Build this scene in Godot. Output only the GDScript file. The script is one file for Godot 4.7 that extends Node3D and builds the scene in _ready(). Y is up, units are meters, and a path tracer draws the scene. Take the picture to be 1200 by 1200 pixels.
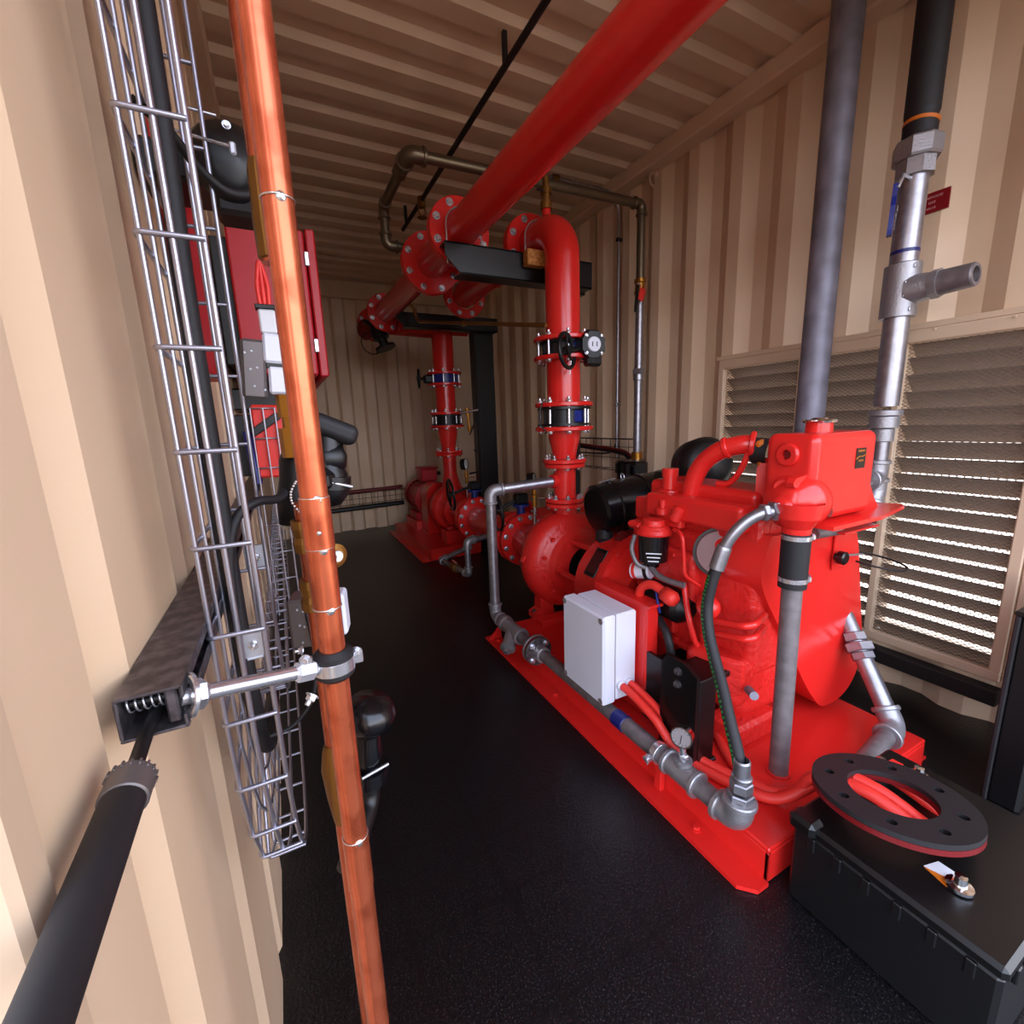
extends Node3D
# Fire pump room inside a shipping container. x to the right, y up, -z towards the back wall, metres.

const XL := -0.133      # inner face of the left wall
const XR := 2.245       # inner face of the right wall
const ZB := -5.45       # inner face of the back wall
const ZF := 0.45        # front opening
const YC := 2.72        # ceiling

class MB:
	var v := PackedVector3Array()
	var n := PackedVector3Array()
	func tri(a: Vector3, b: Vector3, c: Vector3, na: Vector3, nb: Vector3, nc: Vector3) -> void:
		if (b - a).cross(c - a).dot(na + nb + nc) > 0.0:
			v.append_array([a, c, b]); n.append_array([na, nc, nb])
		else:
			v.append_array([a, b, c]); n.append_array([na, nb, nc])
	func quad(a: Vector3, b: Vector3, c: Vector3, d: Vector3, na: Vector3, nb: Vector3, nc: Vector3, nd: Vector3) -> void:
		tri(a, b, c, na, nb, nc); tri(a, c, d, na, nc, nd)
	func fquad(a: Vector3, b: Vector3, c: Vector3, d: Vector3, nn: Vector3) -> void:
		quad(a, b, c, d, nn, nn, nn, nn)
	func box(c: Vector3, s: Vector3, bev := 0.003, bas := Basis()) -> MB:
		var h := s * 0.5
		var b: float = min(bev, min(h.x, min(h.y, h.z)) * 0.9)
		for ax in 3:
			var i := (ax + 1) % 3
			var j := (ax + 2) % 3
			for sg in [-1.0, 1.0]:
				var q := []
				for k in [[-1, -1], [1, -1], [1, 1], [-1, 1]]:
					var p := Vector3()
					p[ax] = sg * h[ax]; p[i] = k[0] * (h[i] - b); p[j] = k[1] * (h[j] - b)
					q.append(c + bas * p)
				var nn := Vector3(); nn[ax] = sg
				fquad(q[0], q[1], q[2], q[3], bas * nn)
				for sj in [-1.0, 1.0]:          # edge between faces ax and i, running along j
					var p0 := Vector3(); var p1 := Vector3()
					p0[ax] = sg * h[ax]; p0[i] = sj * (h[i] - b)
					p1[ax] = sg * (h[ax] - b); p1[i] = sj * h[i]
					var e0 := Vector3(); e0[j] = h[j] - b
					var nm := Vector3(); nm[ax] = sg; nm[i] = sj
					fquad(c + bas * (p0 - e0), c + bas * (p1 - e0), c + bas * (p1 + e0), c + bas * (p0 + e0), bas * nm.normalized())
		for sx in [-1.0, 1.0]:
			for sy in [-1.0, 1.0]:
				for sz in [-1.0, 1.0]:
					var sn := Vector3(sx, sy, sz)
					var q0 := c + bas * Vector3(sx * h.x, sy * (h.y - b), sz * (h.z - b))
					var q1 := c + bas * Vector3(sx * (h.x - b), sy * h.y, sz * (h.z - b))
					var q2 := c + bas * Vector3(sx * (h.x - b), sy * (h.y - b), sz * h.z)
					var nn := bas * sn.normalized()
					tri(q0, q1, q2, nn, nn, nn)
		return self
	func rbox(c: Vector3, s: Vector3, r: float, bas := Basis(), k := 4) -> MB:
		var h := s * 0.5
		var rr: float = min(r, min(h.x, min(h.y, h.z)) * 0.98)
		var inn := h - Vector3.ONE * rr
		for ax in 3:
			var i := (ax + 1) % 3
			var j := (ax + 2) % 3
			var ci := []; var cj := []
			for q in k + 1:
				ci.append(-h[i] + rr * q / k); cj.append(-h[j] + rr * q / k)
			for q in k + 1:
				ci.append(h[i] - rr + rr * q / k); cj.append(h[j] - rr + rr * q / k)
			for sg in [-1.0, 1.0]:
				for p in ci.size() - 1:
					for q in cj.size() - 1:
						var vs := []; var ns := []
						for e in [[0, 0], [1, 0], [1, 1], [0, 1]]:
							var pt := Vector3()
							pt[ax] = sg * h[ax]; pt[i] = ci[p + e[0]]; pt[j] = cj[q + e[1]]
							var core := pt.clamp(-inn, inn)
							var nd := (pt - core).normalized()
							vs.append(c + bas * (core + nd * rr)); ns.append(bas * nd)
						quad(vs[0], vs[1], vs[2], vs[3], ns[0], ns[1], ns[2], ns[3])
		return self
	func tube(path: Array, r, sides := 10, cap := true) -> MB:
		var m := path.size()
		var t := []
		for i in m:
			var a: Vector3 = path[max(i - 1, 0)]
			var b: Vector3 = path[min(i + 1, m - 1)]
			t.append((b - a).normalized())
		var t0: Vector3 = t[0]
		var u: Vector3 = t0.cross(Vector3.UP if absf(t0.y) < 0.9 else Vector3.RIGHT).normalized()
		var rings := []; var norms := []
		for i in m:
			var ti: Vector3 = t[i]
			u = (u - ti * u.dot(ti)).normalized()
			var w: Vector3 = ti.cross(u)
			var rr: float = r[i] if r is Array else float(r)
			var ring := PackedVector3Array(); var nr := PackedVector3Array()
			for k in sides:
				var a := TAU * k / sides
				var d: Vector3 = u * cos(a) + w * sin(a)
				ring.append(path[i] + d * rr); nr.append(d)
			rings.append(ring); norms.append(nr)
		for i in m - 1:
			for k in sides:
				var k2 := (k + 1) % sides
				quad(rings[i][k], rings[i][k2], rings[i + 1][k2], rings[i + 1][k], norms[i][k], norms[i][k2], norms[i + 1][k2], norms[i + 1][k])
		if cap:
			for e in [0, m - 1]:
				var nn: Vector3 = -t[0] if e == 0 else t[m - 1]
				for k in sides:
					tri(path[e], rings[e][k], rings[e][(k + 1) % sides], nn, nn, nn)
		return self
	func lathe(o: Vector3, axis: Vector3, prof: Array, sides := 24, smooth := false, facet := false, phase := 0.0) -> MB:
		var ax := axis.normalized()
		var u := ax.cross(Vector3.UP if absf(ax.y) < 0.9 else Vector3.BACK).normalized()
		var w := ax.cross(u)
		var m := prof.size()
		var sn := []
		for i in m - 1:
			var d: Vector2 = prof[i + 1] - prof[i]
			sn.append(Vector2(-d.y, d.x).normalized())       # (axial, radial)
		for i in m - 1:
			var p: Vector2 = prof[i]; var q: Vector2 = prof[i + 1]
			if p.distance_to(q) < 1e-7: continue
			var n0: Vector2 = sn[i]; var n1: Vector2 = sn[i]
			if smooth:
				if i > 0: n0 = (sn[i] + sn[i - 1]).normalized()
				if i < m - 2: n1 = (sn[i] + sn[i + 1]).normalized()
			for k in sides:
				var a0 := TAU * k / sides + phase; var a1 := TAU * (k + 1) / sides + phase
				var d0 := u * cos(a0) + w * sin(a0); var d1 := u * cos(a1) + w * sin(a1)
				var am := (a0 + a1) * 0.5
				var e0 := d0; var e1 := d1
				if facet:
					e0 = u * cos(am) + w * sin(am); e1 = e0
				var A := o + ax * p.x + d0 * p.y; var B := o + ax * p.x + d1 * p.y
				var C := o + ax * q.x + d1 * q.y; var D := o + ax * q.x + d0 * q.y
				quad(A, B, C, D, ax * n0.x + e0 * n0.y, ax * n0.x + e1 * n0.y, ax * n1.x + e1 * n1.y, ax * n1.x + e0 * n1.y)
		return self
	func prism(poly: PackedVector2Array, t: float, xf: Transform3D, smooth := false) -> MB:
		var idx := Geometry2D.triangulate_polygon(poly)
		var nz := xf.basis.z.normalized()
		for s in [[0.0, -1.0], [t, 1.0]]:
			for k in range(0, idx.size(), 3):
				var q := []
				for e in 3:
					var p := poly[idx[k + e]]
					q.append(xf * Vector3(p.x, p.y, s[0]))
				tri(q[0], q[1], q[2], nz * s[1], nz * s[1], nz * s[1])
		var m := poly.size()
		var cw := Geometry2D.is_polygon_clockwise(poly)
		var en := []
		for i in m:
			var d := (poly[(i + 1) % m] - poly[i]).normalized()
			var q := Vector2(d.y, -d.x)
			if cw: q = -q
			en.append(q)
		for i in m:
			var j := (i + 1) % m
			var n0: Vector2 = en[i]; var n1: Vector2 = en[i]
			if smooth:
				var pm: Vector2 = en[(i + m - 1) % m]; var pn: Vector2 = en[j]
				if pm.dot(en[i]) > 0.6: n0 = (pm + en[i]).normalized()
				if pn.dot(en[i]) > 0.6: n1 = (pn + en[i]).normalized()
			var N0 := (xf.basis * Vector3(n0.x, n0.y, 0)).normalized(); var N1 := (xf.basis * Vector3(n1.x, n1.y, 0)).normalized()
			quad(xf * Vector3(poly[i].x, poly[i].y, 0), xf * Vector3(poly[j].x, poly[j].y, 0), xf * Vector3(poly[j].x, poly[j].y, t), xf * Vector3(poly[i].x, poly[i].y, t), N0, N1, N1, N0)
		return self
	func torus(c: Vector3, axis: Vector3, R: float, r: float, sides := 28, rs := 8) -> MB:
		var prof := []
		for k in rs + 1:
			var a := TAU * k / rs
			prof.append(Vector2(sin(a) * r, R - cos(a) * r))
		prof.reverse()
		return lathe(c, axis, prof, sides, true)
	func mesh() -> ArrayMesh:
		var a := []
		a.resize(Mesh.ARRAY_MAX)
		a[Mesh.ARRAY_VERTEX] = v
		a[Mesh.ARRAY_NORMAL] = n
		var am := ArrayMesh.new()
		am.add_surface_from_arrays(Mesh.PRIMITIVE_TRIANGLES, a)
		return am

var M := {}
var counts := {}
const GROUPS := {
	"suction_valve": "suction butterfly valves between the pumps", "suction_gauge": "gauges on the suction pipes",
	"u_bolt": "U bolts on the black support beam", "pipe_support": "black steel pipe supports",
	"copper_pipe": "copper pipes by the left wall", "basket_clamp": "clamp plates on the wire basket",
	"battery_cable": "red battery cables", "gasket_ring": "gasket rings on the battery",
	"engine_mount": "black engine mounts", "wire_basket": "wire cable baskets"}

func V(x: float, y: float, z: float) -> Vector3: return Vector3(x, y, z)

func numbered(par: Node, called: String) -> String:
	var key := str(par.get_instance_id()) + called
	var k: int = counts.get(key, 0)
	counts[key] = k + 1
	return called if k == 0 else "%s_%03d" % [called, k]

# a thing: a Node3D whose children are its parts
func T(called: String, label: String, cat: String, group := "", at := Vector3.ZERO) -> Node3D:
	var o := Node3D.new()
	o.name = numbered(self, called)
	add_child(o, true)
	o.position = at
	return tag(o, label, cat, group if group else GROUPS.get(called, ""))

func tag(o: Node3D, label: String, cat: String, group := "") -> Node3D:
	o.set_meta("label", label)
	if cat: o.set_meta("category", cat)
	if group: o.set_meta("group", group)
	return o

# a part: one mesh under a thing (or under a part)
func P(called: String, mb, m: Material, par: Node, label := "") -> MeshInstance3D:
	var o := MeshInstance3D.new()
	o.name = numbered(par, called)
	o.mesh = mb.mesh() if mb is MB else mb
	o.material_override = m
	par.add_child(o, true)
	if label: o.set_meta("label", label)
	# vertices are given in world space: undo the parent's offset
	if mb is MB:
		var q := par
		var off := Vector3.ZERO
		while q != self and q is Node3D:
			off += (q as Node3D).position
			q = q.get_parent()
		o.position = -off
	return o

func struct(called: String, mb, m: Material, par: Node = self) -> MeshInstance3D:
	var o := P(called, mb, m, par)
	if par == self: o.set_meta("kind", "structure")
	return o

func mat(c: Color, rough := 0.5, metal := 0.0, spec := 0.5) -> StandardMaterial3D:
	var m := StandardMaterial3D.new()
	m.albedo_color = c; m.roughness = rough; m.metallic = metal; m.metallic_specular = spec
	return m

func noise(freq: float, s: int, octaves := 3) -> FastNoiseLite:
	var f := FastNoiseLite.new()
	f.seed = s; f.frequency = freq; f.fractal_octaves = octaves
	return f

func ntex(freq: float, s: int, lo: Color, hi: Color, octaves := 3, size := 256, pos := [0.25, 0.75]) -> NoiseTexture2D:
	var t := NoiseTexture2D.new()
	t.width = size; t.height = size; t.seamless = true; t.noise = noise(freq, s, octaves)
	var g := Gradient.new()
	g.offsets = PackedFloat32Array([pos[0], pos[1]]); g.colors = PackedColorArray([lo, hi])
	t.color_ramp = g
	return t

func ntri(m: StandardMaterial3D, tex: Texture2D, scale: float) -> StandardMaterial3D:
	m.albedo_texture = tex
	m.uv1_triplanar = true; m.uv1_world_triplanar = true
	m.uv1_scale = Vector3.ONE * scale
	return m

func bump(m: StandardMaterial3D, freq: float, s: int, strength: float, scale := 0.3) -> StandardMaterial3D:
	var t := NoiseTexture2D.new()
	t.width = 256; t.height = 256; t.seamless = true; t.as_normal_map = true; t.bump_strength = strength
	t.noise = noise(freq, s, 3)
	m.normal_enabled = true; m.normal_texture = t; m.normal_scale = scale
	m.uv1_triplanar = true; m.uv1_world_triplanar = true
	return m

# ---- paths
func fillet(pts: Array, rad: float, seg := 7) -> Array:
	var out := [pts[0]]
	for i in range(1, pts.size() - 1):
		var p: Vector3 = pts[i]
		var a: Vector3 = pts[i - 1]; var b: Vector3 = pts[i + 1]
		var da := (a - p).normalized(); var db := (b - p).normalized()
		var ang := da.angle_to(db)
		if ang > PI - 0.02:
			out.append(p); continue
		var d: float = min(rad / tan(ang * 0.5), min(a.distance_to(p), b.distance_to(p)) * 0.49)
		var r := d * tan(ang * 0.5)
		var c := p + (da + db).normalized() * (r / sin(ang * 0.5))
		var s := p + da * d - c; var e := p + db * d - c
		for k in seg + 1:
			out.append(c + s.slerp(e, float(k) / seg))
	out.append(pts[pts.size() - 1])
	return out

func smooth_path(pts: Array, seg := 6) -> Array:
	var c := Curve3D.new()
	for i in pts.size():
		var a: Vector3 = pts[max(i - 1, 0)]; var b: Vector3 = pts[min(i + 1, pts.size() - 1)]
		var tg := (b - a) / 6.0
		c.add_point(pts[i], -tg, tg)
	var out := []
	for i in pts.size() - 1:
		for k in seg:
			out.append(c.sample(i, float(k) / seg))
	out.append(pts[pts.size() - 1])
	return out

func pipe(par: Node, called: String, pts: Array, r: float, m: Material, bend := 0.0, sides := 16, label := "") -> MeshInstance3D:
	var b := MB.new()
	b.tube(fillet(pts, bend) if bend > 0.0 else pts, r, sides)
	return P(called, b, m, par, label)

# ring-shaped piece round an axis
func ring(par: Node, called: String, c: Vector3, ax: Vector3, ri: float, ro: float, t: float, m: Material, sides := 28, ch := 0.003, facet := false) -> MeshInstance3D:
	var b := MB.new()
	ring_mb(b, c, ax, ri, ro, t, sides, ch, facet)
	return P(called, b, m, par)

func ring_mb(b: MB, c: Vector3, ax: Vector3, ri: float, ro: float, t: float, sides := 28, ch := 0.003, facet := false) -> MB:
	b.lathe(c, ax, [Vector2(t, ri), Vector2(0, ri), Vector2(0, ro - ch), Vector2(ch, ro), Vector2(t - ch, ro), Vector2(t, ro - ch), Vector2(t, ri)], sides, false, facet)
	return b

var bolt_cache := {}
func bolt_mesh(kind: String) -> ArrayMesh:
	if bolt_cache.has(kind): return bolt_cache[kind]
	var b := MB.new()
	# unit: hexagon radius 1, along +Y
	b.lathe(Vector3.ZERO, Vector3.UP, [Vector2(0, 0), Vector2(0, 1.35), Vector2(0.25, 1.35), Vector2(0.25, 0)], 14)
	b.lathe(Vector3.ZERO, Vector3.UP, [Vector2(0.25, 1.0), Vector2(1.0, 1.0), Vector2(1.15, 0.85), Vector2(1.15, 0)], 6, false, true)
	if kind == "stud":
		b.lathe(Vector3.ZERO, Vector3.UP, [Vector2(1.15, 0.55), Vector2(1.95, 0.55), Vector2(2.05, 0.42), Vector2(2.05, 0)], 10)
	bolt_cache[kind] = b.mesh()
	return bolt_cache[kind]

func basis_y(ax: Vector3) -> Basis:
	var y := ax.normalized()
	var x := y.cross(Vector3.FORWARD if absf(y.z) < 0.9 else Vector3.RIGHT).normalized()
	return Basis(x, y, x.cross(y))

func bolt(par: Node, at: Vector3, ax: Vector3, s: float, m: Material, kind := "bolt", called := "bolt") -> MeshInstance3D:
	var o := P(called, bolt_mesh(kind), m, par)
	var off := Vector3.ZERO
	var q := par
	while q != self and q is Node3D:
		off += (q as Node3D).position
		q = q.get_parent()
	o.transform = Transform3D(basis_y(ax).scaled(Vector3.ONE * s), at - off)
	return o

func around(c: Vector3, ax: Vector3, r: float, n: int, ph := 0.0) -> Array:
	var b := basis_y(ax)
	var out := []
	for k in n:
		var a := TAU * (k + 0.5) / n + ph
		out.append(c + b.x * cos(a) * r + b.z * sin(a) * r)
	return out

# flange disc from c along ax, with bolt heads on the side(s) given: 1 far, -1 near, 0 none, 2 both
func flange(par: Node, c: Vector3, ax: Vector3, R: float, ri: float, t: float, m: Material, nb := 8, bs := 0.013, side := 1, kind := "bolt", ph := 0.0) -> MeshInstance3D:
	var a := ax.normalized()
	var f := ring(par, "flange", c, a, ri, R, t, m, 36, 0.004)
	var rb: float = R - bs * 2.0
	if side == 1 or side == 2:
		for p in around(c + a * t, a, rb, nb, ph): bolt(f, p, a, bs, M.zinc, kind)
	if side == -1 or side == 2:
		for p in around(c, a, rb, nb, ph): bolt(f, p, -a, bs, M.zinc, kind)
	return f

# threaded pipe elbow with its two collars
func elbow(par: Node, a: Vector3, c: Vector3, b: Vector3, r: float, m: Material, L := -1.0) -> MeshInstance3D:
	if L < 0.0: L = r * 2.6
	var da := (a - c).normalized(); var db := (b - c).normalized()
	var mb := MB.new()
	mb.tube(fillet([c + da * L, c, c + db * L], L * 0.75, 8), r * 1.2, 18)
	ring_mb(mb, c + da * (L - r * 0.5), da, r * 0.9, r * 1.42, r * 0.55, 20, 0.003)
	ring_mb(mb, c + db * (L - r * 0.5), db, r * 0.9, r * 1.42, r * 0.55, 20, 0.003)
	return P("elbow", mb, m, par)

func coupling(par: Node, called: String, c: Vector3, ax: Vector3, r: float, L: float, m: Material, hexed := false) -> MeshInstance3D:
	return ring(par, called, c - ax.normalized() * L * 0.5, ax, r * 0.6, r, L, m, 6 if hexed else 20, 0.003, hexed)

func wheel(par: Node, called: String, c: Vector3, ax: Vector3, R: float, r: float, m: Material, spokes := 3) -> MeshInstance3D:
	var b := MB.new()
	b.torus(c, ax, R, r, 28, 8)
	var bs := basis_y(ax)
	for k in spokes:
		var a := TAU * k / spokes + 0.4
		b.tube([c, c + (bs.x * cos(a) + bs.z * sin(a)) * R], r * 0.75, 6)
	b.lathe(c - ax.normalized() * r * 1.6, ax, [Vector2(0, 0), Vector2(0, r * 2.2), Vector2(r * 3.2, r * 2.2), Vector2(r * 3.2, 0)], 14)
	return P(called, b, m, par)

func text(par: Node, s: String, size: float, m: Material, xf: Transform3D, fontname := "Droid Sans", called := "lettering") -> MeshInstance3D:
	var tm := TextMesh.new()
	var sf := SystemFont.new()
	sf.font_names = PackedStringArray([fontname])
	tm.font = sf
	tm.text = s
	tm.font_size = 32
	tm.pixel_size = size / 32.0
	tm.depth = 0.0015
	tm.curve_step = 2.0
	var o := P(called, tm, m, par)
	var off := Vector3.ZERO
	var q := par
	while q != self and q is Node3D:
		off += (q as Node3D).position
		q = q.get_parent()
	xf.origin -= off
	o.transform = xf
	return o

func materials() -> void:
	M.red = bump(mat(Color(0.85, 0.15, 0.13), 0.22), 0.02, 5, 2.0, 0.10); M.red.uv1_scale = Vector3.ONE * 2.0
	M.redcast = bump(mat(Color(0.83, 0.145, 0.125), 0.34), 0.03, 7, 6.0, 0.5); M.redcast.uv1_scale = Vector3.ONE * 5.0
	M.redcab = mat(Color(0.72, 0.07, 0.12), 0.42)
	M.redcable = mat(Color(0.90, 0.20, 0.16), 0.45)
	M.black = mat(Color(0.035, 0.033, 0.038), 0.42)
	M.blackgloss = mat(Color(0.05, 0.045, 0.055), 0.22)
	M.rubber = mat(Color(0.085, 0.075, 0.085), 0.62)
	M.bracket = mat(Color(0.03, 0.028, 0.03), 0.35)
	M.galv = ntri(mat(Color.WHITE, 0.36, 0.85), ntex(0.02, 11, Color(0.58, 0.57, 0.585), Color(0.66, 0.65, 0.67), 4), 4.0)
	M.galvdull = ntri(mat(Color.WHITE, 0.5, 0.6), ntex(0.02, 12, Color(0.47, 0.44, 0.445), Color(0.54, 0.51, 0.515), 4), 4.0)
	M.fitting = bump(mat(Color(0.62, 0.61, 0.62), 0.42, 0.7), 0.05, 17, 5.0, 0.4); M.fitting.uv1_scale = Vector3.ONE * 9.0
	M.exhaust = ntri(mat(Color.WHITE, 0.52, 0.35), ntex(0.012, 13, Color(0.44, 0.43, 0.47), Color(0.54, 0.53, 0.58), 4), 2.2)
	M.zinc = mat(Color(0.80, 0.80, 0.82), 0.25, 0.85)
	M.wire = mat(Color(0.68, 0.68, 0.73), 0.28, 0.85)
	M.steel = ntri(mat(Color.WHITE, 0.45, 0.7), ntex(0.02, 15, Color(0.30, 0.28, 0.29), Color(0.45, 0.42, 0.43), 4), 9.0)
	M.alu = mat(Color(0.78, 0.79, 0.82), 0.4, 0.6)
	M.chrome = mat(Color(0.86, 0.86, 0.86), 0.12, 1.0)
	M.brass = mat(Color(0.72, 0.50, 0.20), 0.28, 0.9)
	M.galvwarmlit = mat(Color(0.47, 0.42, 0.34), 0.36, 0.8)  # galvanised steel with a warm light cast put into its colour
	M.dialgrey = mat(Color(0.55, 0.52, 0.52), 0.5)
	M.bronze = mat(Color(0.55, 0.38, 0.17), 0.4, 0.75)
	M.copper = ntri(mat(Color.WHITE, 0.27, 0.72), ntex(0.010, 21, Color(0.68, 0.31, 0.19), Color(0.82, 0.42, 0.28), 4, 512, [0.25, 0.5]), 3.0)
	M.solder = mat(Color(0.86, 0.85, 0.84), 0.25, 0.9)
	M.beige = ntri(mat(Color.WHITE, 0.5), ntex(0.006, 23, Color(0.855, 0.735, 0.60), Color(0.88, 0.765, 0.64), 4), 0.8)
	M.beigef = mat(Color(0.80, 0.69, 0.575), 0.5)
	M.slat = mat(Color(0.52, 0.45, 0.39), 0.55)
	M.mesh = mat(Color(0.42, 0.36, 0.31), 0.7)
	M.darkbrown = mat(Color(0.10, 0.075, 0.07), 0.6)
	M.floor = bump(ntri(mat(Color.WHITE, 0.34), ntex(0.09, 37, Color(0.045, 0.042, 0.05), Color(0.26, 0.24, 0.25), 5, 512, [0.66, 0.80]), 2.0), 0.08, 31, 3.0, 0.25); M.floor.uv1_scale = Vector3.ONE * 4.0
	M.ground = ntri(mat(Color.WHITE, 0.9), ntex(0.02, 33, Color(0.16, 0.145, 0.13), Color(0.21, 0.19, 0.17), 4), 0.5)
	M.apron = mat(Color(0.70, 0.67, 0.63), 0.9)
	M.white = mat(Color(0.86, 0.86, 0.90), 0.38)
	M.boxgrey = mat(Color(0.50, 0.45, 0.45), 0.5, 0.3)
	M.plate = mat(Color(0.42, 0.39, 0.38), 0.45, 0.5)
	M.blue = mat(Color(0.05, 0.12, 0.45), 0.35)
	M.bluetape = mat(Color(0.06, 0.10, 0.38), 0.4)
	M.sign = mat(Color(0.50, 0.03, 0.07), 0.4)
	M.signtext = mat(Color(0.80, 0.55, 0.55), 0.5)
	M.label = mat(Color(0.05, 0.04, 0.04), 0.35)
	M.gold = mat(Color(0.80, 0.52, 0.22), 0.3, 0.8)
	M.wood = ntri(mat(Color.WHITE, 0.7), ntex(0.02, 35, Color(0.62, 0.38, 0.15), Color(0.76, 0.52, 0.25), 3), 8.0)
	M.greentext = mat(Color(0.12, 0.45, 0.14), 0.6)
	M.disc = mat(Color(0.50, 0.38, 0.37), 0.45, 0.3)
	M.orange = mat(Color(0.80, 0.42, 0.08), 0.5)
	M.yellow = mat(Color(0.85, 0.60, 0.05), 0.5)
	M.paper = mat(Color(0.85, 0.85, 0.86), 0.6)
	M.darkred = mat(Color(0.42, 0.03, 0.05), 0.4)

func setup() -> void:
	var cam := Camera3D.new()
	cam.name = "camera"
	cam.keep_aspect = Camera3D.KEEP_HEIGHT
	cam.fov = 97.31
	cam.near = 0.02
	cam.transform = Transform3D(Basis(V(0.88919, -0.03502, 0.45620), V(0.11946, 0.98025, -0.15760), V(-0.44167, 0.19463, 0.87581)).orthonormalized(), V(0, 1.18, 0))
	add_child(cam); cam.make_current()
	var we := WorldEnvironment.new()
	we.name = "world_environment"
	var env := Environment.new()
	var sky := Sky.new()
	var sm := ProceduralSkyMaterial.new()
	sm.sky_top_color = Color(0.72, 0.77, 0.87)
	sm.sky_horizon_color = Color(0.95, 0.95, 0.98)
	sm.ground_horizon_color = Color(0.80, 0.76, 0.70)
	sm.ground_bottom_color = Color(0.62, 0.57, 0.52)
	sm.sky_energy_multiplier = 1.6
	sm.ground_energy_multiplier = 1.2
	sm.use_debanding = true
	sky.sky_material = sm
	env.background_mode = Environment.BG_SKY
	env.sky = sky
	env.ambient_light_source = Environment.AMBIENT_SOURCE_SKY
	env.tonemap_mode = Environment.TONE_MAPPER_LINEAR
	env.tonemap_exposure = 2.65
	env.sdfgi_enabled = true; env.ssao_enabled = true; env.ssil_enabled = true
	we.environment = env
	add_child(we)
	var sun := DirectionalLight3D.new()
	sun.name = "sun"
	sun.light_energy = 1.8
	sun.light_color = Color(1.0, 0.96, 0.9)
	sun.shadow_enabled = true
	sun.light_angular_distance = 0.5
	add_child(sun)
	sun.look_at_from_position(V(4, 9, -2), V(0, 0, 0), Vector3.UP)

# a corrugated sheet: profile of (along, in/out) points, extruded between y0 and y1
func sheet(b: MB, prof: Array, y0: float, y1: float, mapf: Callable, back: float) -> void:
	for i in prof.size() - 1:
		var p: Vector2 = prof[i]; var q: Vector2 = prof[i + 1]
		var A: Vector3 = mapf.call(p.x, p.y, y0); var B: Vector3 = mapf.call(q.x, q.y, y0)
		var C: Vector3 = mapf.call(q.x, q.y, y1); var D: Vector3 = mapf.call(p.x, p.y, y1)
		var A2: Vector3 = mapf.call(p.x, back, y0); var B2: Vector3 = mapf.call(q.x, back, y0)
		var C2: Vector3 = mapf.call(q.x, back, y1); var D2: Vector3 = mapf.call(p.x, back, y1)
		var inw: Vector3 = (A - A2).normalized()
		var nn := (B - A).cross(D - A).normalized()
		if nn.dot(inw) < 0.0: nn = -nn
		b.fquad(A, B, C, D, nn)
		b.fquad(A2, B2, C2, D2, -inw)
		b.fquad(A, B, B2, A2, (A - D).normalized())
		b.fquad(D, C, C2, D2, (D - A).normalized())
		if i == 0: b.fquad(A, D, D2, A2, (A - B).slide(inw).normalized())
		if i == prof.size() - 2: b.fquad(B, C, C2, B2, (B - A).slide(inw).normalized())

func clip_profile(prof: Array, a: float, c: float) -> Array:
	# profile ordered by decreasing x; keep c >= x >= a
	var out := []
	for i in prof.size() - 1:
		var p: Vector2 = prof[i]; var q: Vector2 = prof[i + 1]
		if q.x > c or p.x < a: continue
		var p2 := p; var q2 := q
		if p.x > c: p2 = p.lerp(q, (p.x - c) / (p.x - q.x))
		if q.x < a: q2 = p.lerp(q, (p.x - a) / (p.x - q.x))
		if out.is_empty(): out.append(p2)
		out.append(q2)
	return out

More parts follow.
